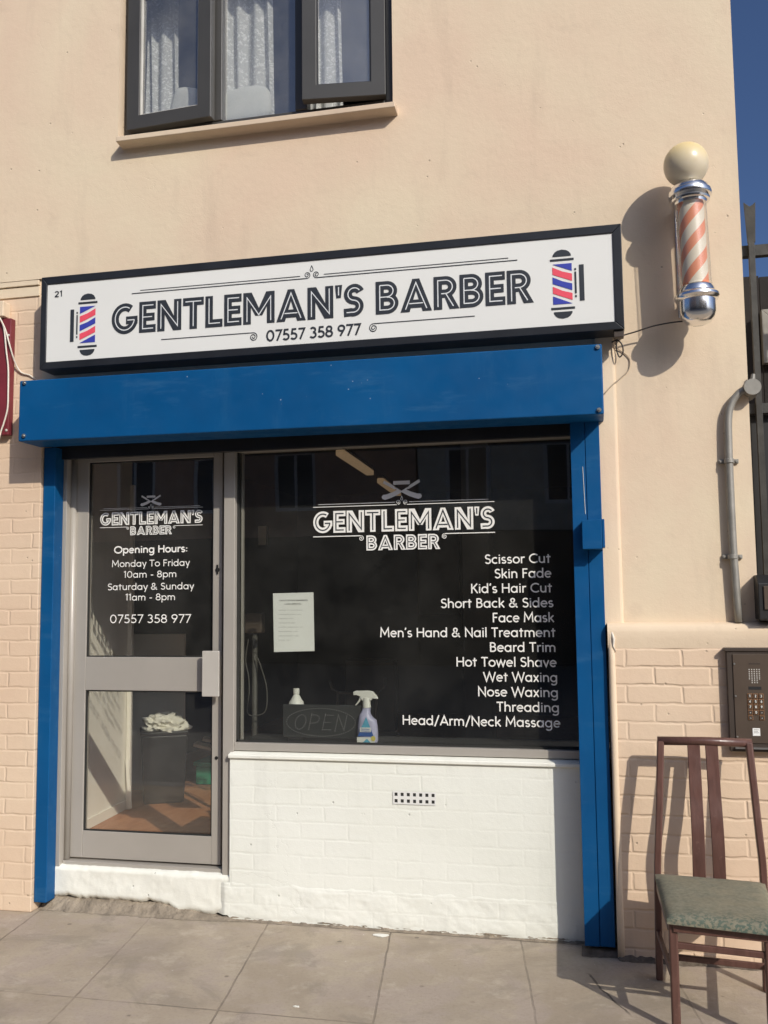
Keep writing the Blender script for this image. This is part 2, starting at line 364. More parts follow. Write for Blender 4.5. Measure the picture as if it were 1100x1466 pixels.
def paving():
    m, nt, b = nodes('concrete_paving'); b.inputs['Roughness'].default_value = .85; b.inputs['Specular IOR Level'].default_value = .3
    v = coord(nt)
    # slabs laid slightly askew: long joints lean, cross joints run along the wall
    sx = nt.nodes.new('ShaderNodeSeparateXYZ'); nt.links.new(v, sx.inputs[0]); t = nt.nodes.new('ShaderNodeCombineXYZ')
    nt.links.new(math_(nt, 'ADD', math_(nt, 'MULTIPLY', sx.outputs[1], -1), .07+9.0), t.inputs[0])
    nt.links.new(math_(nt, 'ADD', math_(nt, 'ADD', sx.outputs[0], math_(nt, 'MULTIPLY', sx.outputs[1], .145)), .34), t.inputs[1])
    nn = nt.nodes.new('ShaderNodeTexNoise'); nn.inputs['Scale'].default_value = 9; nn.inputs['Detail'].default_value = 5; nt.links.new(v, nn.inputs['Vector'])
    sb = nt.nodes.new('ShaderNodeVectorMath'); sb.operation = 'SCALE'; sb.inputs['Scale'].default_value = .014; nt.links.new(nn.outputs['Color'], sb.inputs[0])
    ad = nt.nodes.new('ShaderNodeVectorMath'); ad.operation = 'ADD'; nt.links.new(t.outputs[0], ad.inputs[0]); nt.links.new(sb.outputs[0], ad.inputs[1])
    bt = nt.nodes.new('ShaderNodeTexBrick'); nt.links.new(ad.outputs[0], bt.inputs['Vector']); bt.offset = 0
    bt.inputs['Scale'].default_value = 1; bt.inputs['Brick Width'].default_value = .90; bt.inputs['Row Height'].default_value = .573
    bt.inputs['Mortar Size'].default_value = .0055; bt.inputs['Mortar Smooth'].default_value = .5
    bt.inputs['Color1'].default_value = (0, 0, 0, 1); bt.inputs['Color2'].default_value = (1, 1, 1, 1)
    s = nt.nodes.new('ShaderNodeSeparateColor'); nt.links.new(bt.outputs['Color'], s.inputs[0])
    c = mix(nt, s.outputs[0], (0.351, 0.289, 0.215), (0.410, 0.341, 0.260))
    c = mix(nt, ramp(nt, noise(nt, v, 2.1, 6, .62, .3), .41, .60), c, (0.448, 0.377, 0.286))
    c = mix(nt, ramp(nt, noise(nt, v, 1.3, 5, .6, .8), .50, .62, 0, .5), c, (0.280, 0.234, 0.182))
    c = mix(nt, ramp(nt, noise(nt, v, 4.2, 6, .65, .5), .48, .60, 0, .5), c, (.40, .33, .285))
    c = mix(nt, ramp(nt, noise(nt, v, 1.9, 6, .7, 1.0), .53, .60, 0, .45), c, (.27, .235, .185))
    c = mix(nt, ramp(nt, noise(nt, v, 70, 5, .7), .5, .75, 0, .45), c, (0.260, 0.215, 0.163))
    c = mix(nt, ramp(nt, noise(nt, v, 6.5, 7, .7), .55, .68, 0, .45), c, (0.559, 0.481, 0.390))
    vo = nt.nodes.new('ShaderNodeTexVoronoi'); vo.inputs['Scale'].default_value = 7.5; nt.links.new(v, vo.inputs['Vector'])
    gum = math_(nt, 'MULTIPLY', ramp(nt, math_(nt, 'ADD', vo.outputs['Distance'], math_(nt, 'MULTIPLY', noise(nt, v, 60, 2), .05)), .085, .115, 1, 0), ramp(nt, noise(nt, v, 3.1, 2), .50, .54))
    c = mix(nt, math_(nt, 'MULTIPLY', gum, .55), c, (.09, .075, .06))
    vo2 = nt.nodes.new('ShaderNodeTexVoronoi'); vo2.inputs['Scale'].default_value = 19; nt.links.new(v, vo2.inputs['Vector'])
    fleck = math_(nt, 'MULTIPLY', ramp(nt, math_(nt, 'ADD', vo2.outputs['Distance'], math_(nt, 'MULTIPLY', noise(nt, v, 110, 2), .10)), .095, .115, 1, 0), ramp(nt, noise(nt, v, 2.3, 3), .585, .61))
    c = mix(nt, math_(nt, 'MULTIPLY', fleck, .7), c, (.80, .76, .68))          # drips of white wall paint
    lx_ = math_(nt, 'ADD', sx.outputs[0], math_(nt, 'MULTIPLY', math_(nt, 'SUBTRACT', nn.outputs[0], .5), .05))
    dl = math_(nt, 'ABSOLUTE', math_(nt, 'SUBTRACT', lx_, math_(nt, 'ADD', math_(nt, 'MULTIPLY', sx.outputs[1], CK), CB)), 0)
    ln = math_(nt, 'MULTIPLY', ramp(nt, dl, .003, .007, 1, 0), math_(nt, 'MULTIPLY', ramp(nt, sx.outputs[1], CY1, CY1+.05), ramp(nt, sx.outputs[1], CY0, CY0-.03)))
    c = mix(nt, math_(nt, 'MULTIPLY', ln, .75), c, (.06, .05, .04))
    jv = math_(nt, 'MULTIPLY', bt.outputs['Fac'], ramp(nt, noise(nt, v, 2.6, 5, .65), .36, .66, .08, .72))
    c = mix(nt, jv, c, (.13, .108, .085))
    nt.links.new(c, b.inputs['Base Color'])
    h = math_(nt, 'SUBTRACT', math_(nt, 'ADD', math_(nt, 'MULTIPLY', noise(nt, v, 45, 6, .75), .9), noise(nt, v, 4, 3)), math_(nt, 'MULTIPLY', jv, .8))
    bump(nt, h, b, .003); return m
m_pave = paving()

# ------------------------------------------------------------------ lettering (own stroke alphabet)
def arc(cx, cy, rx, ry, a0, a1, n=None):
    n = n or max(6, int(abs(a1-a0)/12))
    return [(cx+rx*math.cos(math.radians(a0+(a1-a0)*i/n)), cy+ry*math.sin(math.radians(a0+(a1-a0)*i/n))) for i in range(n+1)]
def ell(cx, cy, rx, ry): return arc(cx, cy, rx, ry, 0, 360, 32)
GL = {
 'a': (.68, [ell(.31,.32,.245,.27), [(.555,.64),(.555,0)]]),
 'b': (.68, [ell(.36,.32,.245,.27), [(.115,1.04),(.115,0)]]),
 'c': (.56, [arc(.32,.32,.25,.27,48,312)]),
 'd': (.68, [ell(.31,.32,.245,.27), [(.555,1.04),(.555,0)]]),
 'e': (.62, [[(.07,.34),(.54,.34)]+arc(.31,.32,.24,.27,4,318)]),
 'g': (.68, [ell(.31,.32,.245,.27), [(.555,.64),(.555,-.06)]+arc(.32,-.06,.235,.20,0,-150)]),
 'h': (.64, [[(.11,1.04),(.11,0)], [(.11,.34)]+arc(.315,.37,.205,.22,180,0)+[(.52,0)]]),
 'i': (.24, [[(.12,.64),(.12,0)], [(.12,.80),(.12,.93)]]),
 'k': (.57, [[(.11,1.04),(.11,0)], [(.49,.63),(.13,.27)], [(.245,.36),(.52,0)]]),
 'l': (.23, [[(.115,1.04),(.115,0)]]),
 'm': (.98, [[(.11,.64),(.11,0)], [(.11,.36)]+arc(.29,.39,.18,.20,180,0)+[(.47,0)], [(.47,.36)]+arc(.665,.39,.195,.20,180,0)+[(.86,0)]]),
 'n': (.64, [[(.11,.64),(.11,0)], [(.11,.34)]+arc(.315,.37,.205,.22,180,0)+[(.52,0)]]),
 'o': (.64, [ell(.32,.32,.255,.27)]),
 'p': (.68, [ell(.36,.32,.245,.27), [(.115,.64),(.115,-.30)]]),
 'r': (.40, [[(.11,.64),(.11,0)], [(.11,.34)]+arc(.30,.37,.19,.22,180,62)]),
 's': (.48, [arc(.235,.455,.15,.135,35,262)+arc(.235,.185,.165,.135,85,-150)]),
 't': (.42, [[(.20,.88),(.20,0)], [(.03,.585),(.39,.585)]]),
 'u': (.64, [[(.11,.64),(.11,.27)]+arc(.315,.27,.205,.22,180,360)+[(.52,.64)], [(.52,.64),(.52,0)]]),
 'v': (.54, [[(.05,.64),(.27,.04),(.49,.64)]]),
 'w': (.86, [[(.05,.64),(.24,.05),(.43,.60),(.62,.05),(.81,.64)]]),
 'x': (.54, [[(.06,.64),(.48,0)], [(.48,.64),(.06,0)]]),
 'y': (.54, [[(.05,.64),(.28,.05)], [(.50,.64),(.20,-.30)]]),
 'A': (.76, [[(.04,0),(.38,.96),(.72,0)], [(.16,.31),(.60,.31)]]),
 'B': (.64, [[(.11,1),(.11,0)], [(.11,.94),(.28,.94)]+arc(.29,.735,.20,.205,90,-90)+[(.11,.53)], [(.11,.53),(.30,.53)]+arc(.31,.295,.23,.235,90,-90)+[(.11,.06)]]),
 'C': (.78, [arc(.47,.5,.40,.44,48,312)]),
 'D': (.78, [[(.11,1),(.11,0)], [(.11,.94),(.28,.94)]+arc(.28,.5,.40,.44,90,-90)+[(.11,.06)]]),
 'E': (.56, [[(.11,1),(.11,0)], [(.11,.94),(.50,.94)], [(.11,.5),(.46,.5)], [(.11,.06),(.50,.06)]]),
 'F': (.54, [[(.11,1),(.11,0)], [(.11,.94),(.49,.94)], [(.11,.52),(.44,.52)]]),
 'G': (.86, [arc(.47,.5,.40,.44,48,360)+[(.55,.5)]]),
 'H': (.78, [[(.11,1),(.11,0)], [(.66,1),(.66,0)], [(.11,.52),(.66,.52)]]),
 'I': (.24, [[(.12,1),(.12,0)]]),
 'K': (.66, [[(.11,1),(.11,0)], [(.58,1),(.14,.46)], [(.26,.58),(.62,0)]]),
 'L': (.52, [[(.11,1),(.11,.06),(.48,.06)]]),
 'M': (.94, [[(.09,0),(.14,.98),(.46,.30),(.78,.98),(.83,0)]]),
 'N': (.80, [[(.11,0),(.11,.95),(.68,.05),(.68,1)]]),
 'O': (.94, [ell(.47,.5,.41,.44)]),
 'P': (.60, [[(.11,1),(.11,0)], [(.11,.94),(.28,.94)]+arc(.28,.69,.25,.25,90,-90)+[(.11,.44)]]),
 'R': (.64, [[(.11,1),(.11,0)], [(.11,.94),(.28,.94)]+arc(.28,.70,.24,.24,90,-90)+[(.11,.46)], [(.26,.46),(.58,0)]]),
 'S': (.58, [arc(.30,.735,.20,.205,30,265)+arc(.29,.285,.215,.235,85,-155)]),
 'T': (.62, [[(.31,.96),(.31,0)], [(.02,.94),(.60,.94)]]),
 'U': (.76, [[(.11,1),(.11,.32)]+arc(.38,.32,.27,.26,180,360)+[(.65,1)]]),
 'V': (.74, [[(.04,1),(.37,.04),(.70,1)]]),
 'W': (1.14, [[(.04,1),(.30,.04),(.57,.94),(.84,.04),(1.10,1)]]),
 '0': (.70, [ell(.35,.5,.26,.44)]),
 '1': (.36, [[(.22,0),(.22,.97),(.05,.84)]]),
 '2': (.60, [arc(.29,.70,.20,.24,160,-42)+[(.10,.07)], [(.06,.06),(.53,.06)]]),
 '3': (.60, [arc(.27,.735,.19,.205,150,-90), arc(.27,.295,.23,.235,90,-150)]),
 '4': (.64, [[(.44,0),(.44,.94),(.06,.26),(.60,.26)]]),
 '5': (.60, [[(.50,.94),(.19,.94),(.14,.54)]+arc(.28,.315,.235,.255,120,-145)]),
 '6': (.62, [ell(.31,.30,.23,.24), [(.10,.40),(.40,.98)]]),
 '7': (.58, [[(.05,.94),(.52,.94),(.18,0)]]),
 '8': (.62, [ell(.31,.735,.19,.205), ell(.31,.295,.235,.235)]),
 '9': (.62, [ell(.31,.70,.23,.24), [(.52,.60),(.22,.02)]]),
 '&': (.80, [[(.74,.0),(.22,.64)]+arc(.34,.77,.155,.165,205,-20)+[(.44,.60),(.20,.44)]+arc(.29,.255,.21,.20,115,300)+[(.52,.16),(.66,.42)]]),
 '-': (.44, [[(.08,.36),(.36,.36)]]), ':': (.24, [[(.12,.08),(.12,.20)], [(.12,.48),(.12,.60)]]),
 '/': (.50, [[(.06,-.12),(.44,1.06)]]), '’': (.22, [[(.13,1.02),(.07,.78)]]), ' ': (.30, []), '£': (.6, [arc(.36,.74,.18,.2,20,180)+[(.18,.06)], [(.05,.06),(.55,.06)], [(.05,.46),(.42,.46)]]),
}
for k_, (a_, st_) in list(GL.items()):
    if k_.islower():       # generous x-height
        GL[k_] = (a_, [[(x, y*1.1 if y <= .68 else .704+(y-.64)*.84) for x, y in q] for q in st_])
# heavy inline capitals: (width, dark strokes, dark polygons, inline strokes)
H = .125
DECO = {
 'G': (.88, [arc(.45,.5,.325,.375,52,352)+[(.765,.44)], [(.49,.44),(.88,.44)]], [], [arc(.45,.5,.325,.375,60,350)+[(.765,.445),(.54,.445)]]),
 'E': (.56, [[(H,0),(H,1)], [(.1,.875),(.56,.875)], [(.1,.5),(.52,.5)], [(.1,.125),(.56,.125)]], [], [[(.48,.875),(H,.875),(H,.125),(.48,.125)], [(H,.5),(.44,.5)]]),
 'N': (.80, [[(H,0),(H,1)], [(.675,0),(.675,1)]], [[(0,1),(.27,1),(.80,0),(.53,0)]], [[(H,.08),(H,.86),(.675,.14),(.675,.92)]]),
 'T': (.68, [[(0,.875),(.68,.875)], [(.34,0),(.34,.9)]], [], [[(.08,.875),(.60,.875)], [(.34,.875),(.34,.08)]]),
 'L': (.56, [[(H,0),(H,1)], [(.1,.125),(.56,.125)]], [], [[(H,.92),(H,.125),(.48,.125)]]),
 'M': (1.0, [[(H,0),(H,1)], [(.875,0),(.875,1)]], [[(0,1),(.27,1),(.61,.26),(.39,.26)], [(1,1),(.73,1),(.39,.26),(.61,.26)]], [[(H,.08),(H,.84),(.5,.28),(.875,.84),(.875,.08)]]),
 'A': (.92, [[(.2,.24),(.72,.24)]], [[(0,0),(.27,0),(.57,1),(.36,1)], [(.92,0),(.56,1),(.35,1),(.65,0)]], [[(.15,.08),(.46,.88),(.77,.08)], [(.26,.25),(.66,.25)]]),
 'S': (.60, [arc(.315,.685,.19,.19,20,265)+arc(.28,.31,.195,.185,85,-110)+[(.0,.125)]], [], [arc(.315,.685,.19,.19,35,265)+arc(.28,.31,.195,.185,85,-100)+[(.08,.125)]]),
 'B': (.68, [[(H,0),(H,1)], [(.1,.875),(.33,.875)]+arc(.33,.695,.19,.18,90,-90)+[(.1,.515)], [(.1,.505),(.35,.505)]+arc(.35,.315,.205,.19,90,-90)+[(.1,.125)]], [],
   [[(H,.875),(.33,.875)]+arc(.33,.695,.19,.18,90,-90)+[(H,.515)], [(.33,.505)]+arc(.35,.315,.205,.19,90,-90)+[(H,.125),(H,.875)]]),
 'R': (.70, [[(H,0),(H,1)], [(.1,.875),(.34,.875)]+arc(.34,.675,.205,.20,90,-90)+[(.1,.475)]], [[(.27,.50),(.50,.48),(.74,0),(.46,0)]],
   [[(H,.08),(H,.875),(.34,.875)]+arc(.34,.675,.205,.20,90,-90)+[(.22,.475)], [(.36,.46),(.57,.08)]]),
 "'": (.22, [], [[(0,1),(.22,1),(.18,.60),(.04,.60)]], [[(.11,.94),(.11,.68)]]),
 ' ': (.26, [], [], []),
}
class Flat:
    """flat figures on a vertical plane: strokes and polygons, each a hair above the last"""
    def __init__(s, Y): s.mb = MB(); s.Y = Y; s.k = 0
    def y(s): s.k += 1; return s.Y - (s.k % 24)*.00003
    def stroke(s, pts, w, mi=0, lift=0.0):
        pts = [Vector(p) for p in pts]
        closed = (pts[0]-pts[-1]).length < 1e-6
        keep = [pts[0]]                                  # drop points that nearly coincide, so that joins do not flip
        for p in pts[1:]:
            if (p-keep[-1]).length > w*.12: keep.append(p)
        if closed: keep[-1] = pts[0].copy()
        pts = keep if len(keep) > 1 else pts
        if closed: pts = pts[:-1]
        n = len(pts); L = []; R = []
        for i in range(n):
            a = pts[i-1] if (i > 0 or closed) else None; b = pts[(i+1) % n] if (i < n-1 or closed) else None
            d1 = (pts[i]-a).normalized() if a is not None else None; d2 = (b-pts[i]).normalized() if b is not None else None
            if d1 is None: d1 = d2
            if d2 is None: d2 = d1
            n1 = Vector((-d1.y, d1.x)); n2 = Vector((-d2.y, d2.x)); m = n1+n2
            if m.length < 1e-6: m = n1
            m.normalize(); k = 1/max(.38, m.dot(n1)); L.append(pts[i]+m*(w/2*k)); R.append(pts[i]-m*(w/2*k))
        y = s.y()-lift; vs = [(p.x, y, p.y) for q in zip(L, R) for p in q]; fs = []
        for i in range(n if closed else n-1):
            j = (i+1) % n; fs.append((2*i, 2*i+1, 2*j+1, 2*j))
        s.mb.add(vs, fs, mi)
    def poly(s, pts, mi=0, lift=0.0):
        y = s.y()-lift; s.mb.add([(p[0], y, p[1]) for p in pts], [list(range(len(pts)))], mi)
    def text(s, t, x0, x1, zb, cap, w=.12, mi=0, track=.02):
        adv = [GL[c][0]+track for c in t]; tot = sum(adv)-track; sx = (x1-x0)/tot; x = x0
        for c, a in zip(t, adv):
            for st in GL[c][1]: s.stroke([(x+p[0]*sx, zb+p[1]*cap) for p in st], w*cap, mi)
            x += a*sx
    def deco(s, t, x0, x1, zb, cap, mi=0, mi2=1, track=.05, inl=.04, w=.25):
        adv = [DECO[c][0]+track for c in t]; tot = sum(adv)-track; sx = (x1-x0)/tot; x = x0
        tr = lambda pts: [(x+p[0]*sx, zb+p[1]*cap) for p in pts]
        for c, a in zip(t, adv):
            _, st, po, il = DECO[c]
            for q in st: s.stroke(tr(q), w*cap, mi)
            for q in po: s.poly(tr(q), mi)
            for q in il: s.stroke(tr(q), inl*cap, mi2, .001)
            x += a*sx
    def curl(s, cx, cz, r, w, d=1, mi=0, turns=1.6, a0=90, vd=1):
        pts = []
        n = 36
        for i in range(n+1):
            f = i/n; rr = r*(1-.82*f); a = math.radians(a0)+d*f*turns*2*math.pi
            pts.append((cx+rr*math.cos(a), cz+vd*rr*math.sin(a)))
        s.stroke(pts, w, mi)
    def build(s, name, mats, parent): return s.mb.build(name, mats, parent)

def weld(o, wd):
    bm = bmesh.new(); bm.from_mesh(o.data); bmesh.ops.remove_doubles(bm, verts=bm.verts, dist=1e-6)
    bad = [f for f in bm.faces if abs(f.normal.y) < .01 and abs(abs(f.normal.x)-abs(f.normal.z)) < .2]   # the mitre faces inside the joint
    bmesh.ops.delete(bm, geom=bad, context='FACES_ONLY'); bm.to_mesh(o.data); bm.free()
    b = o.modifiers.new('bevel', 'BEVEL'); b.width = wd; b.segments = 2; b.limit_method = 'ANGLE'; b.harden_normals = True
    for p in o.data.polygons: p.use_smooth = True
def rect_frame(mb, x0, x1, z0, z1, w, y0, y1, mi=0):
    """four mitred members round an opening, w wide"""
    o = [(x0, z0), (x1, z0), (x1, z1), (x0, z1)]; i_ = [(x0+w, z0+w), (x1-w, z0+w), (x1-w, z1-w), (x0+w, z1-w)]
    for k in range(4):
        j = (k+1) % 4; mb.prism([o[k], o[j], i_[j], i_[k]], y0, y1, mi)
def wall_holes(xs, zs, holes, y, depth, sides=None):
    """one skin with openings: front face at y, reveals going back by depth"""
    mb = MB(); idx = {}
    def vid(x, yy, z):
        k = (round(x, 5), round(yy, 5), round(z, 5))
        if k not in idx: idx[k] = len(mb.v); mb.v.append(k)
        return idx[k]
    for i in range(len(xs)-1):
        for j in range(len(zs)-1):
            cx, cz = (xs[i]+xs[i+1])/2, (zs[j]+zs[j+1])/2
            if any(h[0] < cx < h[1] and h[2] < cz < h[3] for h in holes): continue
            mb.f.append([vid(xs[i], y, zs[j]), vid(xs[i+1], y, zs[j]), vid(xs[i+1], y, zs[j+1]), vid(xs[i], y, zs[j+1])]); mb.m.append(0)
    for hi, (x0, x1, z0, z1) in enumerate(holes):
        sd = 'lrtb' if sides is None else sides[hi]
        xx = [x for x in xs if x0 <= x <= x1]; zz = [z for z in zs if z0 <= z <= z1]
        for a, b in zip(zz, zz[1:]):
            if 'l' in sd: mb.f.append([vid(x0, y, a), vid(x0, y, b), vid(x0, y+depth, b), vid(x0, y+depth, a)]); mb.m.append(0)
            if 'r' in sd: mb.f.append([vid(x1, y, b), vid(x1, y, a), vid(x1, y+depth, a), vid(x1, y+depth, b)]); mb.m.append(0)
        for a, b in zip(xx, xx[1:]):
            if 't' in sd: mb.f.append([vid(a, y, z1), vid(b, y, z1), vid(b, y+depth, z1), vid(a, y+depth, z1)]); mb.m.append(0)
            if 'b' in sd and z0 > min(zs): mb.f.append([vid(b, y, z0), vid(a, y, z0), vid(a, y+depth, z0), vid(b, y+depth, z0)]); mb.m.append(0)
    return mb

# ================================================================== SETTING
g = MB(); g.add([(-30, 2.5, 0), (-30, -2.6, 0), (30, -2.6, 0), (30, 2.5, 0)], [(0, 1, 2, 3)])
tag(g.build('pavement', m_pave), 'tan concrete slab pavement with dark joints, gum spots and white paint drips', 'pavement', kind='structure')
g = MB(); g.box(-30, 30, -2.76, -2.604, -.3, .002)
tag(g.build('kerb', m_kerb, bevel=.012), 'granite kerb at the edge of the pavement', 'kerb', kind='structure')
g = MB(); g.add([(-120, -2.764, -.12), (-120, -120, -.12), (120, -120, -.12), (120, -2.764, -.12)], [(0, 1, 2, 3)])
tag(g.build('road', m_asphalt), 'dark asphalt road in front of the shop', 'road', kind='structure')
g = MB(); g.add([(-120, 120, -.13), (-120, 2.5, -.13), (120, 2.5, -.13), (120, 120, -.13)], [(0, 1, 2, 3)])
tag(g.build('ground', m_asphalt), 'yard ground behind the building', 'ground', kind='structure')

# ================================================================== BUILDING
B = thing('shop_building', 'peach painted end of terrace shop with white brick under its window', 'building')
XE = .654                       # right-hand corner of the facade
UX0, UX1, UZ0, UZ1 = -2.275, -.862, 3.785, 4.64      # upstairs opening
SX0, SX1, SZ1 = -2.672, .03, 2.30                    # shopfront opening
LEDGE = 1.351; TOPB = 3.10
xs = [-6.0, SX0, UX0, UX1, SX1, XE]; zs = [0, LEDGE, SZ1, TOPB, UZ0, UZ1, 7.4]
w = wall_holes(xs, zs, [(UX0, UX1, UZ0, UZ1), (SX0, SX1, 0, SZ1), (-6.0, SX0, 0, TOPB), (SX1, XE, 0, LEDGE)], 0, .12, ['lrtb', 'rt', '', ''])
# side wall of the building, running back from the corner, roof
w.add([(XE, 0, LEDGE), (XE, 8, LEDGE), (XE, 8, 7.4), (XE, 0, 7.4)], [(0, 1, 2, 3)])
w.add([(XE, .0, 0), (XE, 8, 0), (XE, 8, LEDGE), (XE, .0, LEDGE)], [(0, 1, 2, 3)])
wall = w.build('wall', m_render, B)
g = MB(); g.box(-6.0, XE+.05, -.05, 8, 7.4, 7.55); g.build('roof', m_mortar, B)
# left-hand pier of bare painted brick, two thin projecting bands at its head
g = MB(); g.box(-6.0, SX0, .012, .30, 0, TOPB+.02)
o = g.build('brick_pier', m_brick, B, bevel=.004)
g = MB(); g.box(-6.0, -2.70, -.004, .10, TOPB-.030, TOPB-.004)
g.box(-6.0, -2.70, .004, .1, TOPB-.085, TOPB-.034); g.build('string_course', m_render, B, bevel=.003)
g = MB(); g.box(-6.0, -2.862, -.055, .01, 2.905, 2.985); g.build('corbel', m_cream, B, bevel=.006)
# lower face of the left pier steps forward a little at the pavement
# right-hand: raised margin beside the shutter, then brick plinth with rounded ledge
g = MB(); prof = [(SX1-.0, .02), (SX1, -.012), (.098, -.014), (.106, -.011), (.112, -.004), (.113, .0)]
n = len(prof)
vs = [(x, y, LEDGE) for x, y in prof]+[(x, y, 2.62) for x, y in prof]
g.add(vs, [(i, i+1, i+1+n, i+n) for i in range(n-1)]); smooth_by_angle(g.build('margin_render', m_render, B), 50)
g = MB()
pr = [(-.05, 0), (-.05, LEDGE-.095), (-.052, LEDGE-.080), (-.055, LEDGE-.06), (-.057, LEDGE-.03), (-.054, LEDGE-.008), (-.042, LEDGE+.002), (.0, LEDGE+.010), (.09, LEDGE+.012)]
PX0, PX1 = .047, 3.2
n = 2
vs = [(PX0, y, z) for y, z in pr[:2]]+[(PX1, y, z) for y, z in pr[:2]]
g.add(vs, [(0, 2, 3, 1)])
g.add([(PX0, -.05, 0), (PX0, .12, 0), (PX0, .12, LEDGE-.095), (PX0, -.05, LEDGE-.095)], [(3, 2, 1, 0)])
g.build('brick_plinth', m_brick2, B)
g = MB(); q = pr[1:]; n = len(q)
vs = [(PX0-.003, y, z) for y, z in q]+[(PX1, y, z) for y, z in q]
g.add(vs, [(i, i+n, i+n+1, i+1) for i in range(n-1)]+[list(range(n))]); smooth_by_angle(g.build('plinth_ledge', m_cream, B), 60)
# rounded cream margin down the plinth's left edge
g = MB(); g.tube([(PX0+.012, -.044, z) for z in [i*.12 for i in range(int(LEDGE/.12)+1)]], [.0150+.0007*math.sin(i*1.7) for i in range(int(LEDGE/.12)+1)], 10)
g.build('edge_bead', m_cream, B, smooth=True)
# side wall face of the plinth behind the fence line is one low wall running on to the right (built above to PX1)

# white painted wall under the window, with its sloping top and the return of the doorway
WY = .10; WX0, WX1 = -1.705, .04
g = MB()
g.box(WX0, WX1, WY, .30, .0, .735)
stall = g.build('stall_riser', m_white, B, bevel=.006)
g = MB(); zt = .745
g.add([(WX0-.004, WY-.012, .733), (WX1, WY-.012, .733), (WX1, WY-.012, zt+.006), (WX0-.004, WY-.012, zt+.006), (WX0-.004, .17, zt+.026), (WX1, .17, zt+.026), (WX0-.004, .17, .733), (WX1, .17, .733)],
      [(0, 1, 2, 3), (3, 2, 5, 4), (0, 3, 4, 6), (1, 7, 5, 2), (0, 6, 7, 1)])
g.build('sloping_sill', m_whitelump, B, bevel=.005)
# footing: thicker, lumpier courses near the pavement, ragged lower edge of the paint
def lumpy(x0, x1, z0f, z1f, y, th, nx, nz, amp, seed, fade=False):
    mb = MB()
    for i in range(nx+1):
        for j in range(nz+1):
            x = x0+(x1-x0)*i/nx; a, b = z0f(x), z1f(x); z = a+(b-a)*j/nz
            k = mnoise.noise(Vector((x*7+seed, z*11, seed)))*amp + mnoise.noise(Vector((x*23+seed, z*30, seed)))*amp*.5 + mnoise.noise(Vector((x*60+seed, z*70, seed)))*amp*.35
            if fade: k *= min(1, (nz-j)/3.0)
            edge = min(1, j/1.5, (nz-j)/1.0)
            lead = .03*max(0, 1-(x-x0)/.07) if fade else 0       # the paint runs out level with its neighbour
            mb.v.append((x, y-max(0, edge)*th-k+lead, z))
    for i in range(nx):
        for j in range(nz):
            p = i*(nz+1)+j; mb.f.append([p, p+nz+1, p+nz+2, p+1]); mb.m.append(0)
    return mb
rag = lambda x, s: mnoise.noise(Vector((x*14, s, 0)))*.010+mnoise.noise(Vector((x*40, s, 3)))*.005
g = lumpy(WX0-.09, WX1, lambda x: (.012 if x > WX0 else .018)-.006+.006+.010*abs(rag(x, 1))/.01, lambda x: .165+rag(x, 5)*1.2, WY-.001, .0015, 260, 20, .0035, 3.1, True)
g.build('footing', m_white, B, smooth=True)
# doorstep: white paint over a rough threshold, mortar showing below it on the left
STX0, STX1 = -2.628, -1.70
def steplow(x):
    t = (x-STX0)/(STX1-STX0)
    base = .050 - .004*t
    if t > .62: base -= min(1, (t-.62)/.12)*.034
    return base+rag(x, 9)*1.3
g = lumpy(STX0, STX1, steplow, lambda x: .196+rag(x, 12)*.35, .125, .020, 130, 14, .0042, 8.7)
n = len(g.v); k0 = [i*15+14 for i in range(131)]
tv = [(g.v[i][0], .20, .203) for i in k0]; base = len(g.v); g.v += tv
for i in range(130): g.f.append([k0[i], k0[i+1], base+i+1, base+i]); g.m.append(0)
k1 = [j for j in range(15)]; base = len(g.v); g.v += [(g.v[j][0], .22, g.v[j][2]) for j in k1]
for j in range(14): g.f.append([k1[j], k1[j+1], base+j+1, base+j]); g.m.append(0)
g.build('doorstep', m_whitelump, B, smooth=True)
g = MB()
for i in range(261):
    x = -2.66+i*(WX1+2.66)/260; t = (x+2.66)/(WX1+2.66)
    d = .045 if x < -1.9 else (.045-.030*min(1, (x+1.9)/.3))
    hgt = (.052 if x < -1.98 else .052-.042*min(1, (x+1.98)/.2))
    for j, (yy, zz) in enumerate(((.20, hgt+.01), (.135 if x < -1.7 else .10, hgt), (.105-d*.15, hgt*.62), (.10-d*.45, hgt*.25), (.095-d, .0015))):
        kk = mnoise.noise(Vector((x*9, j*.6, 2)))*.010+mnoise.noise(Vector((x*27, j*1.3, 7)))*.010+mnoise.noise(Vector((x*70, j*1.9, 4)))*.008
        g.v.append((x, yy-(kk if j else 0), max(.001, zz+(kk*.55 if 0 < j < 4 else 0))))
for i in range(260):
    for j in range(4):
        p = i*5+j; g.f.append([p, p+1, p+6, p+5]); g.m.append(0)
g.build('mortar_fillet', m_mortar, B, smooth=True)
g = MB()
for i in range(201):                               # grit and dirt, with gap shading painted in, along plinth and blue post
    x = -.10+i*1.3/200; y0 = -.048 if x > .045 else -.022
    d = .028+.018*mnoise.noise(Vector((x*6, 0, 5)))
    for j, (yy, zz) in enumerate(((y0+.03, .022), (y0, .016), (y0-d*.5, .007), (y0-d, .0012))):
        kk = mnoise.noise(Vector((x*17, j*1.1, 2)))*.008+mnoise.noise(Vector((x*55, j*1.7, 7)))*.006
        g.v.append((x, yy-kk, max(.001, zz+(kk*.6 if 0 < j < 3 else 0))))
for i in range(200):
    for j in range(3):
        p = i*4+j; g.f.append([p, p+1, p+5, p+4]); g.m.append(0)
g.build('dirt_and_shade', simple('grit_and_shade', (.13, .105, .08), .95, 0, .4, 20, .006, 60), B, smooth=True)
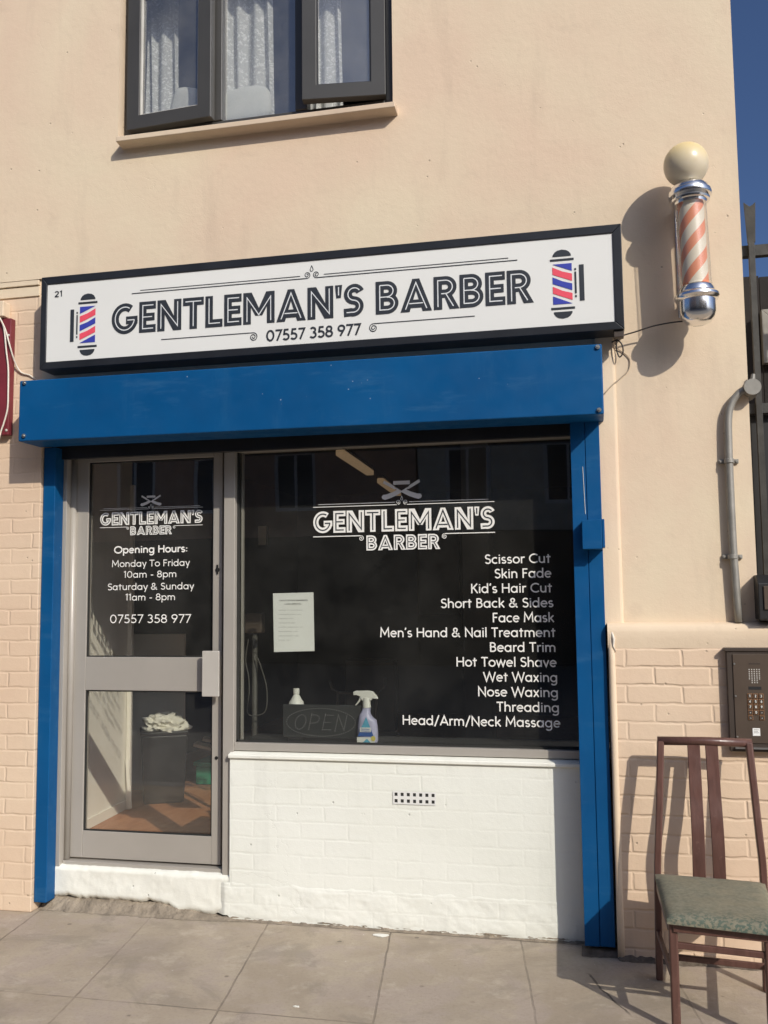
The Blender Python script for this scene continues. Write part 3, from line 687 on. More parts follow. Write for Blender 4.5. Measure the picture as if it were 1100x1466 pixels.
# air brick
ab0, ab1 = P(563, 1133, WY), P(625, 1152, WY)
g = MB(); ax0, ax1, az0, az1 = ab0.x, ab1.x, ab1.z-.003, ab0.z+.003
nxh = 7; pw = (ax1-ax0)/nxh; hw = pw*.50; ph = (az1-az0)/2; hh = ph*.52
xsl = [ax0]; 
for i in range(nxh): c = ax0+pw*(i+.5); xsl += [c-hw/2, c+hw/2]
xsl.append(ax1); zsl = [az0]
for j in range(2): c = az0+ph*(j+.5); zsl += [c-hh/2, c+hh/2]
zsl.append(az1)
holes = [(xsl[1+2*i], xsl[2+2*i], zsl[1+2*j], zsl[2+2*j]) for i in range(nxh) for j in range(2)]
gg = wall_holes(xsl, zsl, holes, WY-.004, .0035)
for h in holes: gg.add([(h[0], WY-.0008, h[2]), (h[1], WY-.0008, h[2]), (h[1], WY-.0008, h[3]), (h[0], WY-.0008, h[3])], [(0, 1, 2, 3)], 1)  # dark backs put the shade inside the holes into the colour
gg.build('air_brick', [m_signwhite, m_alud], B)

# ---- shop window: frame, glass, lettering
FY, GY = .118, .165
MX0, MX1 = -1.746, -1.690
sw = MB()
sw.box(MX0, MX1, FY, .20, .19, SZ1)                                   # mullion
sw.box(MX1, SX1+.02, FY+.004, .20, .765, .801)                        # bottom rail
sw.box(MX1, SX1+.02, FY+.004, .20, 2.19, SZ1)                         # head
shopwin = sw.build('shop_window', m_alu, B, bevel=.003)
g = MB(); g.box(MX1+.0005, SX1+.02, GY, GY+.006, .795, 2.195); g.build('glass', m_glass, shopwin)
g = MB(); bz = .801
g.box(MX1+.0005, MX1+.010, GY-.016, GY-.001, bz, 2.19); g.box(MX1+.0005, SX1, GY-.016, GY-.001, bz+.0005, bz+.009)
g.build('gasket', m_alud, shopwin)
g = MB(); g.box(MX1+.013, MX1+.024, GY+.008, GY+.022, .80, 2.19); g.build('inner_bead', m_alu, shopwin)

LY = GY-.0012
f = Flat(LY)
# twelve services, right aligned
serv = ['Scissor Cut', 'Skin Fade', 'Kid’s Hair Cut', 'Short Back & Sides', 'Face Mask', 'Men’s Hand & Nail Treatment', 'Beard Trim', 'Hot Towel Shave', 'Wet Waxing', 'Nose Waxing', 'Threading', 'Head/Arm/Neck Massage']
lefts = [(694, 807), (708, 827), (674, 848), (631, 869), (705, 890), (544, 912), (701, 932), (653, 953), (692, 975), (684, 996), (711, 1017), (576, 1039)]
rights = [(789, 806), (790, 826), (791, 847), (793, 867.5), (794, 889.5), (796, 911.5), (796.5, 932), (797.5, 953), (799, 975), (800, 996), (801.5, 1018), (803, 1040)]
z0 = (Z(*lefts[0], LY)+Z(*rights[0], LY))/2; z1 = (Z(*lefts[-1], LY)+Z(*rights[-1], LY))/2
for i, (s_, a, b) in enumerate(zip(serv, lefts, rights)):
    f = Flat(LY)
    f.text(s_, X(*a, LY), X(*b, LY), z0+(z1-z0)*i/11, .0430, .14)
    f.build('service_lettering', [m_vinyl], shopwin)

def logo(f, gx0, gx1, gz0, gz1, bx0, bx1, bz0, bz1, s):
    """name in inline capitals, ruled lines with curls, crossed razors over it; s = overall scale"""
    f.deco("GENTLEMAN'S", gx0, gx1, gz0, gz1-gz0, 0, 1, .045, .055)
    f.deco('BARBER', bx0, bx1, bz0, bz1-bz0, 0, 1, .045, .055)
    w_ = gx1-gx0; cx = (gx0+gx1)/2; H_ = gz1-gz0; lw = .0035*s
    zl = gz0-.16*H_
    f.stroke([(gx0, zl), (bx0-.030*s, zl)], lw*1.4); f.stroke([(bx1+.030*s, zl), (gx1, zl)], lw*1.4)
    f.curl(bx0-.028*s, zl-.0145*s, .0145*s, lw, -1, 0, 1.5, 90); f.curl(bx1+.028*s, zl-.0145*s, .0145*s, lw, 1, 0, 1.5, 90)
    zt = gz1+.20*H_
    f.stroke([(gx0+.00*s, zt), (cx-.028*s, zt)], lw); f.stroke([(cx+.028*s, zt), (gx1-.00*s, zt)], lw)
    f.stroke([(gx0+.03*s, zt+.014*s), (cx-.040*s, zt+.014*s)], lw*.8); f.stroke([(cx+.040*s, zt+.014*s), (gx1-.03*s, zt+.014*s)], lw*.8)
    f.curl(cx-.021*s, zt+.014*s, .0135*s, lw*.8, 1, 0, 1.5, -90); f.curl(cx+.021*s, zt+.014*s, .0135*s, lw*.8, -1, 0, 1.5, -90)
    f.stroke([(cx, zt+.046*s)]+arc(cx, zt+.030*s, .0058*s, .0062*s, 35, -215, 12)+[(cx, zt+.046*s)], lw*.7)
    zr = zt+.080*s                                                      # razors
    f.poly([(cx-.046*s, zr+.030*s), (cx+.046*s, zr+.030*s), (cx+.046*s, zr+.050*s), (cx-.046*s, zr+.050*s)], 2)
    for d in (-1, 1):
        o_ = [(0, -.004), (.018, .006), (.05, -.010), (.085, -.022), (.104, -.024), (.112, -.034), (.108, -.046), (.094, -.052), (.072, -.046), (.04, -.034), (.014, -.020), (0, -.012)]
        f.poly([(cx+d*x*s, zr+z*s) for x, z in (o_ if d > 0 else o_[::-1])], 2)
        o_ = [(.030, .008), (.040, .004), (.104, .040), (.098, .056), (.046, .026)]
        f.poly([(cx+d*x*s, zr+z*s) for x, z in (o_ if d > 0 else o_[::-1])], 2)
        f.stroke([(cx+d*.020*s, zr+.004*s), (cx+d*.038*s, zr+.012*s)], .008*s, 2)
f = Flat(LY)
gz0 = (Z(450, 763, LY)+Z(708, 757.5, LY))/2; gz1 = (Z(450, 731.5, LY)+Z(708, 725.5, LY))/2
bz0 = (Z(526, 788, LY)+Z(629, 786, LY))/2; bz1 = (Z(526, 766.5, LY)+Z(629, 764, LY))/2
logo(f, X(448.5, 748, LY), X(708.5, 742, LY), gz0, gz1, X(524.5, 777, LY), X(629.5, 775, LY), bz0, bz1, .86)
f.build('logo_lettering', [m_vinyl, m_ink, m_vinylshade], shopwin)

# ---- door
DX0, DX1 = -2.578, -1.768
DY, DGY = .168, .188
g = MB()
g.box(SX0+.005, -2.640, .115, .21, .19, SZ1); g.box(-2.640, -2.610, .128, .21, .19, SZ1); g.box(-2.610, -2.585, .110, .21, .19, SZ1)
g.box(-2.585, MX0-.0005, .135, .22, .185, .213)
g.box(-2.585, MX0-.0005, .140, .22, 2.225, SZ1)
g.build('door_frame', m_alu, B, bevel=.003)
dgx0, dgx1 = -2.498, -1.822
g = MB()
g.box(DX0, dgx0, DY, .212, .222, 2.215); g.box(dgx1, DX1-.006, DY, .212, .222, 2.215)
for a, b in ((.222, .351), (1.033, 1.197), (2.178, 2.215)): g.box(dgx0, dgx1, DY+.0015, .212, a, b)
door = g.build('door', m_alu, B, bevel=.003)
g = MB(); g.tube([(DX0+.004, DY-.010, .215), (DX0+.004, DY-.010, 2.2)], .0155, 16); g.build('pivot_stile', m_alu, door, smooth=True)
g = MB()
for a, b in ((.351, 1.033), (1.197, 2.178)): g.box(dgx0-.004, dgx1+.004, DGY, DGY+.006, a-.004, b+.004)
g.build('glass', m_doorglass, door)
g = MB()
for a, b in ((.351, 1.033), (1.197, 2.178)):
    mb = MB(); rect_frame(g, dgx0+.0003, dgx1-.0003, a+.0003, b-.0003, .006, DGY-.012, DGY-.0008)
g.build('gasket', m_alud, door)
hx0, hx1 = X(289, 965, .11), X(313, 965, .11)
g = MB(); g.box(hx0, hx1, .112, .128, Z(300, 997.5, .11), Z(300, 932, .11)); g.box(hx0+.02, hx1-.02, .126, DY+.003, 1.05, 1.19)
g.build('push_plate', m_alulight, door, bevel=.003)
g = MB(); g.tube([(-1.797, DY-.004, 1.62), (-1.797, DY+.01, 1.62)], .011, 14); g.box(-1.801, -1.793, DY-.006, DY, 1.60, 1.645)
g.build('lock_cylinder', m_black, door); g = MB(); g.tube([(-1.797, DY-.004, .72), (-1.797, DY+.01, .72)], .008, 12)
g.build('lock_cylinder', m_black, door)
DLY = DGY-.0012
lines = [('Opening Hours:', 163.5, 269, 793, 789.5, .036, .185), ('Monday To Friday', 160, 272, 812, 810, .0335, .13), ('10am - 8pm', 177, 253.5, 827.5, 826, .0335, .13),
         ('Saturday & Sunday', 154, 278, 845, 843.5, .0335, .13), ('11am - 8pm', 179.5, 251.5, 860, 859, .0335, .13), ('07557 358 977', 157, 274, 893, 891, .043, .118)]
for t_, a, b, v0, v1, cap, wt in lines:
    zb = (Z(a, v0, DLY)+Z(b, v1, DLY))/2
    f = Flat(DLY); f.text(t_, X(a, v0, DLY), X(b, v1, DLY), zb, cap, wt)
    f.build('opening_hours_lettering', [m_vinyl], door)
f = Flat(DLY)
gz0 = (Z(146, 752.5, DLY)+Z(289, 748.5, DLY))/2; gz1 = (Z(146, 734, DLY)+Z(289, 730, DLY))/2
bz0 = (Z(187, 766, DLY)+Z(246, 765, DLY))/2; bz1 = (Z(187, 753.5, DLY)+Z(246, 752, DLY))/2
logo(f, X(143.6, 743, DLY), X(290.5, 740, DLY), gz0, gz1, X(186.5, 760, DLY), X(246, 759, DLY), bz0, bz1, .51)
f.build('logo_lettering', [m_vinyl, m_ink, m_vinylshade], door)

# ---- upstairs window: fixed frame, two side-hung sashes standing ajar, panes, stone sill
UY = .055
g = MB()
fr0, fr1, fb, ft = UX0+.006, UX1-.006, UZ0+.022, UZ1-.004
m1a, m1b = X(305, 100, UY), X(317, 100, UY); m2a, m2b = X(423, 60, UY), X(440, 60, UY)
g.box(fr0, fr0+.045, UY, UY+.06, fb, ft); g.box(fr1-.045, fr1, UY, UY+.06, fb, ft)
g.box(fr0+.045, fr1-.045, UY+.001, UY+.059, fb, fb+.04); g.box(fr0+.045, fr1-.045, UY+.001, UY+.059, ft-.04, ft)
g.box(m1a, m1b+.006, UY-.006, UY+.058, fb+.04, ft-.04); g.box(m2a, m2b, UY-.006, UY+.058, fb+.04, ft-.04)
upwin = g.build('upper_window', m_upvc, B, bevel=.004)
g = MB(); g.box(m1b+.006, m2a, UY+.030, UY+.036, fb+.04, ft-.04); g.build('fixed_pane', m_upglass, upwin)
def sash(x0, x1, hinge_left, deg):
    hx = x0 if hinge_left else x1
    sb_ = 3.838 if hinge_left else 3.852
    def place(o):
        o.location = (hx, UY-.008, 0); o.rotation_euler = (0, 0, math.radians(-deg if hinge_left else deg))
    L, R = x0-hx, x1-hx; b, t = sb_, ft-.014; wd = .070
    mb = MB(); rect_frame(mb, L, R, b, t, wd, -.028, .020)
    o = mb.build('sash', m_upvc, upwin); weld(o, .0025); place(o)
    mb = MB(); mb.box(L+wd-.006, R-wd+.006, -.004, .002, b+wd-.006, t-wd+.006)
    o = mb.build('sash_pane', m_upglass, upwin); place(o)
    mb = MB(); rect_frame(mb, L+wd+.0004, R-wd-.0004, b+wd+.0004, t-wd-.0004, .007, -.018, -.0045)
    o = mb.build('glazing_bead', m_bead if hinge_left else m_upvc2, upwin); place(o)
sash(fr0+.030, X(306, 150, .02), True, 4.0); sash(X(431.5, 143, -.02), X(553, 136, .045), False, 7.0)
g = MB()
sz = UZ0
sx0_, sx1_, sf = -2.249, -.838, 3.762
g.add([(sx0_, -.072, sf-.026), (sx1_, -.072, sf-.026), (sx1_, -.072, sf), (sx0_, -.072, sf), (sx0_, .11, sf+.026), (sx1_, .11, sf+.026), (sx0_, .0, sf-.034), (sx1_, .0, sf-.034), (sx0_, .11, sf-.034), (sx1_, .11, sf-.034)],
      [(0, 1, 2, 3), (3, 2, 5, 4), (0, 6, 7, 1), (0, 3, 4, 8, 6), (1, 7, 9, 5, 2)])
g.build('window_sill', m_sill, B, bevel=.004)
# room behind the upstairs window
def room(x0, x1, y0, y1, z0, z1):
    mb = MB()
    mb.add([(x0, y0, z0), (x0, y1, z0), (x0, y1, z1), (x0, y0, z1)], [(0, 1, 2, 3)])
    mb.add([(x1, y0, z0), (x1, y1, z0), (x1, y1, z1), (x1, y0, z1)], [(3, 2, 1, 0)])
    mb.add([(x0, y1, z0), (x1, y1, z0), (x1, y1, z1), (x0, y1, z1)], [(0, 1, 2, 3)])
    return mb
g = room(-2.9, .3, .125, 3.2, 2.95, 5.4)
g.add([(-2.9, .125, 2.95), (.3, .125, 2.95), (.3, 3.2, 2.95), (-2.9, 3.2, 2.95)], [(0, 1, 2, 3)]); g.add([(-2.9, .125, 5.4), (.3, .125, 5.4), (.3, 3.2, 5.4), (-2.9, 3.2, 5.4)], [(3, 2, 1, 0)])
g.build('upper_room', m_room, B)
# ---- inside the shop
FZ = .215
IX0, IX1, IY1, IZ1 = -2.83, .35, 6.2, 2.66
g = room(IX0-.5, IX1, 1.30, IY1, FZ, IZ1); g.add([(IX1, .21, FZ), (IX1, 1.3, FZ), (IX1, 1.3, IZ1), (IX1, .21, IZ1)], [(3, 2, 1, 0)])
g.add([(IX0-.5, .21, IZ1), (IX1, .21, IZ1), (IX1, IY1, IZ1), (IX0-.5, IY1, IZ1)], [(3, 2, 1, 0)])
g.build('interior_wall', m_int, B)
g = MB(); g.add([(IX0-.5, .212, FZ), (IX1, .212, FZ), (IX1, IY1, FZ), (IX0-.5, IY1, FZ)], [(0, 1, 2, 3)]); g.build('laminate_floor', m_floor, B)
g = MB(); g.add([(-2.755, .215, FZ), (-2.835, 1.27, FZ), (-2.835, 1.27, IZ1), (-2.755, .215, IZ1)], [(0, 1, 2, 3)])
g.add([(-2.835, 1.27, FZ), (-3.30, 1.28, FZ), (-3.30, 1.28, IZ1), (-2.835, 1.27, IZ1)], [(0, 1, 2, 3)])
g.build('interior_partition', m_intwhite, B)
g = MB(); g.add([(-2.748, .218, FZ+.001), (-2.822, 1.268, FZ+.001), (-2.822, 1.268, FZ+.055), (-2.748, .218, FZ+.055), (-2.757, .218, FZ+.055), (-2.834, 1.268, FZ+.055)], [(0, 1, 2, 3), (3, 2, 5, 4)]); g.build('skirting_board', m_intwhite, B)
g = MB(); g.box(-3.28, -2.70, 1.78, 1.80, FZ, 1.25); g.build('interior_board', m_intwhite, B)
g = MB(); q0, q1 = P(664, 900, 3.0), P(702, 900, 3.0); g.box(q0.x, q1.x, 3.0, 3.3, FZ, IZ1); g.build('interior_upright', m_room, B)  # plain grey upright forming a paler vertical band
g = MB(); q0, q1 = P(370, 780, 2.4), P(381, 753, 2.4); g.box(q0.x, q1.x, 2.4, 2.44, q0.z, q1.z); g.build('wall_box', m_bead, B)
g = MB(); q0, q1 = P(600, 880, 5.0), P(655, 740, 5.0); g.box(q0.x, q1.x, 5.0, 5.05, q0.z, q1.z); g.build('interior_panel', m_room, B)
g = MB(); g.box(MX1, SX1+.3, .21, .47, .775, .797); g.build('inner_sill', m_int, B)

# ================================================================== SHUTTER
R_ = thing('roller_shutter', 'blue roller shutter box with guide posts framing the shopfront', 'shutter')
BY = -.19
bx0 = (X(28.5, 545, BY)+X(25.5, 632, BY))/2; bx1 = X(863.5, 545, BY)
bz0 = (Z(25, 632, BY)+Z(863, 593, BY))/2; bz1 = (Z(28, 545, BY)+Z(862, 492, BY))/2
tl = (Z(28, 545, BY)-Z(862, 492, BY))/2; bl = (Z(25, 632, BY)-Z(863, 593, BY))/2
g = MB()
vs = []
for y in (BY, -.001):
    vs += [(bx0, y, bz0+bl*.9), (bx1, y, bz0-bl*.9), (bx1, y, bz1-tl*.9), (bx0, y, bz1+tl*.9)]
g.add(vs, [(0, 1, 2, 3), (7, 6, 5, 4), (0, 4, 5, 1), (1, 5, 6, 2), (2, 6, 7, 3), (3, 7, 4, 0)])
g.build('housing', m_blue, R_, bevel=.006)
g = MB(); g.box(SX0+.01, SX1-.02, .085, .107, 2.186, bz0+.07); g.build('slats_shade_strip', m_blackframe, R_, bevel=.004)  # black slats lowered to put the soffit's shade in as a strip
for (u, v) in ((36, 548.5), (35, 624), (858, 587), (856, 497)):
    p = P(u, v, BY); mb = MB(); n6 = [(p.x+.010*math.cos(a), p.z+.010*math.sin(a)) for a in [math.pi/3*k+.3 for k in range(6)]]
    mb.prism(n6, BY-.008, BY+.001); mb.tube([(p.x, BY-.012, p.z), (p.x, BY, p.z)], .0045, 10); mb.build('bolt', m_steel, R_)
g = MB(); g.box(SX0+.003, -2.603, .030, .108, .042, 2.24); g.build('guide_post', m_blue, R_, bevel=.004)
PXL, PXR = -.087, .036
g = MB(); g.box(PXL, (PXL+PXR)/2-.0015, -.030, .085, .035, bz0+.05); g.box((PXL+PXR)/2+.0015, PXR, -.026, .085, .035, bz0+.05); g.box((PXL+PXR)/2-.0015, (PXL+PXR)/2+.0015, -.023, .08, .035, bz0+.05)
g.build('guide_post', m_blue, R_, bevel=.003)
g = MB(); s0, s1 = P(834.5, 668, -.0315), P(838.5, 736, -.0315); g.bar((s0.x, -.0312, s0.z), (s1.x, -.0312, s1.z), .0017, .0010); g.build('scratch', m_plasticw, R_)
lx0, lx1 = X(833.5, 765, -.112), X(862, 765, -.112); lz0, lz1 = Z(848, 786, -.112), Z(848, 744, -.112)
g = MB(); g.box(lx0, lx1, -.112, -.0305, lz0, lz1); g.box(lx1+.0005, lx1+.012, -.100, -.028, lz0+.006, lz1+.003)
g.build('lock_box', m_blue, R_, bevel=.003)

# ================================================================== SIGN
S = thing('shop_sign', 'long white fascia sign in a black frame naming the barber shop', 'sign')
SY = -.13
sx0 = (X(59, 398, SY)+X(57, 537, SY))/2; sx1 = (X(888.5, 319, SY)+X(895, 469, SY))/2
st = (Z(59, 398, SY)+Z(888.5, 319, SY))/2; sb = (Z(57, 531, SY)+Z(895, 469, SY))/2
wl_, wr_ = X(66.5, 460, SY), X(879, 400, SY); wt = (Z(67.6, 408.5, SY)+Z(876.5, 331.8, SY))/2; wb = (Z(65.5, 520, SY)+Z(882, 458, SY))/2
g = MB(); g.prism([(sx0, st), (sx0, sb), (wl_, wb), (wl_, wt)][::1], SY, -.001)
g.prism([(sx1, sb), (sx1, st), (wr_, wt), (wr_, wb)], SY, -.001)
g.prism([(sx0, sb), (sx1, sb), (wr_, wb), (wl_, wb)], SY, -.001); g.prism([(wl_, wt), (wr_, wt), (sx1, st), (sx0, st)], SY, -.001)
g.build('frame', m_blackframe, S, bevel=.003)
g = MB(); g.box(wl_+.0004, wr_-.0004, SY+.006, -.004, wb+.0004, wt-.0004); g.build('panel', m_signwhite, S)
FYs = SY+.0045
def zz(*pp): return sum(Z(u, v, FYs) for u, v in pp)/len(pp)
f = Flat(FYs)
f.text('21', X(78, 420, FYs), X(90, 420, FYs), zz((78, 425), (90, 425)), .029, .19)
f.build('house_number', [m_ink], S)
f = Flat(FYs)
gb = zz((165, 482.5), (515, 452.5), (540, 449), (760, 431)); gt = zz((165, 436), (515, 405), (540, 403.5), (745, 386.5))
f.deco("GENTLEMAN'S", X(160, 460, FYs), X(521, 428, FYs), gb, gt-gb, 0, 1, .05, .032, .25)
f.deco('BARBER', X(538, 425, FYs), X(762, 408, FYs), gb, gt-gb, 0, 1, .05, .032, .25)
f.build('name_lettering', [m_ink, m_inline], S)
f = Flat(FYs)
pb = zz((381, 488), (517, 480)); pt = zz((381, 472), (517, 464))
f.text('07557 358 977', X(381, 480, FYs), X(517, 472, FYs), pb, pt-pb, .17)
f.build('phone_lettering', [m_ink], S)
f = Flat(FYs); lw = .0042
z1_ = zz((203, 415.5), (430, 396.5), (463, 391.5), (728, 369.5)); z2_ = zz((190, 418), (440, 399.5), (455, 397), (741, 374))
cx = X(446.5, 395, FYs)
f.stroke([(X(201, 415, FYs), z1_), (X(430, 396, FYs), z1_)], lw*.8); f.stroke([(X(464, 392, FYs), z1_), (X(728, 369, FYs), z1_)], lw*.8)
f.stroke([(X(189, 419, FYs), z2_), (cx-.022, z2_)], lw); f.stroke([(cx+.022, z2_), (X(741, 374, FYs), z2_)], lw)
f.curl(cx-.022, z2_+.0155, .0155, lw*.8, 1, 0, 1.6, -90); f.curl(cx+.022, z2_+.0155, .0155, lw*.8, -1, 0, 1.6, -90)
f.stroke([(cx, z2_+.058)]+arc(cx, z2_+.040, .0072, .0085, 35, -215, 14)+[(cx, z2_+.058)], lw*.7)
z3_ = zz((231, 486), (362, 475.5), (537, 465), (680, 451.5))
xa, xb = X(363, 482, FYs), X(535, 471, FYs)
f.stroke([(X(231, 486, FYs), z3_), (xa, z3_)], lw*.9); f.stroke([(xb, z3_), (X(680, 451, FYs), z3_)], lw*.9)
f.curl(xa, z3_-.020, .020, lw*.9, -1, 0, 1.8, 90); f.curl(xb, z3_-.020, .020, lw*.9, 1, 0, 1.8, 90)
f.build('ruled_ornament', [m_ink], S)
def emblem(cu, cv, hpx, d):
    """printed barber pole: d = side on which its wall bracket is drawn"""
    c = P(cu, cv, FYs); f = Flat(FYs); h = P(cu, cv-hpx/2, FYs).z-P(cu, cv+hpx/2, FYs).z; U = h/2
    px = lambda x, z: (c.x+d*x*U*.5, c.z+z*U)
    def pg(pts, mi): f.poly([px(*q) for q in (pts if d > 0 else pts[::-1])], mi)
    pg([(-.52, .80)]+[(x, .80+.20*math.sqrt(max(0, 1-(x/.52)**2))) for x in [-.5, -.4, -.25, 0, .25, .4, .5]]+[(.52, .80)], 0)
    pg([(.52, -.80)]+[(x, -.80-.20*math.sqrt(max(0, 1-(x/.52)**2))) for x in [.5, .4, .25, 0, -.25, -.4, -.5]]+[(-.52, -.80)], 0)
    pg([(-.66, .67), (.66, .67), (.66, .735), (-.66, .735)], 0); pg([(-.66, -.735), (.66, -.735), (.66, -.67), (-.66, -.67)], 0)
    w_ = .54; x0_, x1_ = -w_, w_; sl_ = .22
    def band(zt_, zb_, mi): pg([(x0_, zb_), (x1_, zb_-sl_), (x1_, zt_-sl_), (0, zt_-sl_*.62), (x0_, zt_)], mi)
    pg([(x0_, .585), (x1_, .36), (x1_, .585)], 2)
    band(.50, .29, 1); band(.215, .02, 2); band(-.06, -.26, 1)
    pg([(x0_, -.34), (x0_, -.58), (x1_, -.58)], 2)
    pg([(.68, -.30), (.78, -.30), (.78, .33), (.68, .33)], 0); pg([(.68, .37), (.78, .37), (.78, .43), (.68, .43)], 0); pg([(.68, -.41), (.78, -.41), (.78, -.35), (.68, -.35)], 0)
    pg([(.94, -.52), (1.20, -.52), (1.20, .52), (.94, .52)], 0)
    f.build('pole_emblem', [m_ink, m_inkred, m_inkblue], S)
emblem(125.5, 464.5, 89, -1); emblem(805.5, 406.5, 99, 1)
# cable clip brackets under the sign's right end
g = MB(); q = P(889, 474, SY+.02); g.box(q.x-.03, q.x+.012, SY+.01, SY+.05, sb-.030, sb-.001); g.build('end_bracket', m_paneldark, S, bevel=.003)

# ================================================================== BARBER POLE
BP = thing('barber_pole', 'chrome wall-mounted barber pole with orange spiral stripes and cream globe', 'barber pole')
PY = -.157
pa, pbm = Vector((.4345, PY, 3.15)), Vector((.4475, PY, 2.62))
def axis(z): t = (z-2.62)/(3.15-2.62); return pbm.x+(pa.x-pbm.x)*t
lean = math.atan2(pa.x-pbm.x, pa.z-pbm.z)
def put(o, z): o.location = (axis(z), PY, z); o.rotation_euler = (0, lean, 0)
def sph(r, n=24, zc=0.0): return [(r*math.sin(math.pi*i/n), zc-r*math.cos(math.pi*i/n)) for i in range(1, n)]
o = MB().lathe(sph(.0915), (0, 0, 0), 48).build('globe', m_globe, BP, smooth=True); put(o, 3.272); o.location.x = .424
o = MB().lathe([(.052, -.048), (.066, -.047), (.068, -.036), (.078, -.034), (.080, -.026), (.076, -.016), (.086, -.012), (.089, -.004), (.086, .010), (.078, .016), (.074, .030), (.056, .046), (.034, .052)], (0, 0, 0), 48).build('top_cap', m_chrome, BP); put(o, 3.142); smooth_by_angle(o, 35)
o = MB().lathe([(.0640, -.172), (.0640, .172)], (0, 0, 0), 48); o.f = o.f[:-2]; o.m = o.m[:-2]; o = o.build('clear_cylinder', m_clear, BP, smooth=True); put(o, 2.925)
o = MB().lathe([(.0520, -.175), (.0520, .175)], (0, 0, 0), 48).build('striped_drum', m_stripes, BP); smooth_by_angle(o); put(o, 2.925)
o = MB().lathe([(.030, -.118), (.052, -.108), (.066, -.090), (.0725, -.068), (.0735, -.034), (.0735, -.020), (.083, -.016), (.090, -.006), (.089, .004), (.080, .012), (.074, .016), (.072, .028), (.066, .040), (.056, .044)], (0, 0, 0), 48).build('bottom_cap', m_chrome, BP); put(o, 2.702); smooth_by_angle(o, 35)
g = MB(); g.box(.385, .475, -.008, -.001, 2.66, 3.20); g.box(.40, .46, -.10, -.008, 2.68, 2.73); g.box(.395, .455, -.10, -.008, 3.11, 3.15); g.build('wall_bracket', m_chrome, BP, bevel=.003)

def path(pix):
    """smooth run through measured points (u, v, Y)"""
    q = [P(*a) for a in pix]; out = []
    for i in range(len(q)-1):
        p0, p1, p2, p3 = q[max(i-1, 0)], q[i], q[i+1], q[min(i+2, len(q)-1)]
        for k in range(6):
            t = k/6; out.append(.5*((2*p1)+(p2-p0)*t+(2*p0-5*p1+4*p2-p3)*t*t+(3*p1-p0-3*p2+p3)*t**3))
    return out+[q[-1]]
g = MB(); g.tube(path([(978, 460, -.12), (960, 462, -.08), (935, 467, -.06), (910, 475, -.05), (890, 481, -.05), (884, 486, -.04), (883, 500, -.035), (887, 511, -.035), (892, 505, -.035), (891, 494, -.035), (884, 487, -.03), (876, 490, -.02)]), .0032, 8)
tag(g.build('power_cable', m_cable, smooth=True), 'thin black cable looping from the fascia sign to the barber pole', 'cable')
g = MB(); g.tube(path([(878, 494, -.02), (886, 500, -.006), (897, 508, -.005), (902, 516, -.005), (900, 530, -.005), (890, 540, -.005), (877, 551, -.018), (866, 563, -.018)]), .0022, 6)
tag(g.build('thin_wire', m_skirt, smooth=True), 'thin loose beige wire curling down from the sign corner', 'wire')

# ================================================================== LEFT EDGE
MB_ = thing('maroon_board', 'maroon painted board with screws at the left edge of the wall', 'board')
mx = X(14, 540, -.03)
g = MB(); g.box(-4.2, mx, -.03, .009, 2.305, 2.90); g.build('panel', m_maroon, MB_, bevel=.004)
for u, v in ((9, 616), (12, 480)):
    p = P(u, v, -.032); mb = MB(); mb.lathe([(.001, -.004), (.007, -.002), (.007, .004)], (0, 0, 0), 12); o = mb.build('screw', m_bead, MB_, smooth=True); o.rotation_euler = (math.radians(-90), 0, 0); o.location = (p.x, -.031, p.z)
g = MB(); g.tube(path([(0, 455, -.05), (6, 470, -.042), (9, 500, -.040), (12, 527, -.040), (12, 560, -.040), (11, 585, -.040), (6, 605, -.040), (1, 620, -.04), (-6, 650, -.04)]), .0042, 8)
g.tube(path([(1, 457, -.05), (8, 472, -.042), (14, 494, -.042), (19, 511, -.026), (25, 526, -.004), (32, 534, .004), (42, 537, .006), (51, 543, .008)]), .0040, 8)
tag(g.build('white_cable', m_wcable, smooth=True), 'two strands of white cable hanging over the maroon board', 'cable')

# ================================================================== RIGHT EDGE
CD = thing('conduit_pipe', 'grey galvanised conduit pipe clipped upright to the peach wall', 'pipe')
CY = -.026
bend = [P(1058, 891, CY), P(1049.5, 780, CY), P(1044, 660, CY), P(1042.5, 605, CY), P(1044, 587, CY), P(1050, 572, CY), P(1060, 561, CY), P(1070, 556.5, CY)]
pts = []
for i in range(len(bend)-1):
    for k in range(5): pts.append(bend[i].lerp(bend[i+1], k/5))
pts.append(bend[-1])
for _ in range(2): pts = [pts[0]]+[(pts[i-1]+pts[i]*2+pts[i+1])/4 for i in range(1, len(pts)-1)]+[pts[-1]]
g = MB(); g.tube(pts, .0158, 14); g.build('pipe', m_conduit, CD, smooth=True)
for u, v in ((1044, 660), (1049.5, 797)):
    p = P(u, v, CY); mb = MB(); mb.box(p.x-.040, p.x+.040, -.012, -.001, p.z-.009, p.z+.009); mb.tube([(p.x, CY, p.z-.009), (p.x, CY, p.z+.009)], .0205, 16)
    for d in (-1, 1): mb.tube([(p.x+d*.031, -.016, p.z), (p.x+d*.031, -.01, p.z)], .006, 10)
    mb.build('clip', m_conduit, CD, bevel=.002)
p = P(1076, 556, CY); g = MB(); g.tube([(p.x-.03, CY, p.z-.003), (p.x-.012, CY, p.z)], .022, 14); g.tube([(p.x, CY-.035, p.z), (p.x, CY+.10, p.z)], .034, 24)
g.tube([(p.x+.005, CY, p.z+.02), (p.x+.01, CY, p.z+.06)], [.012, .008], 10)
smooth_by_angle(g.build('junction_box', m_conduit, CD))

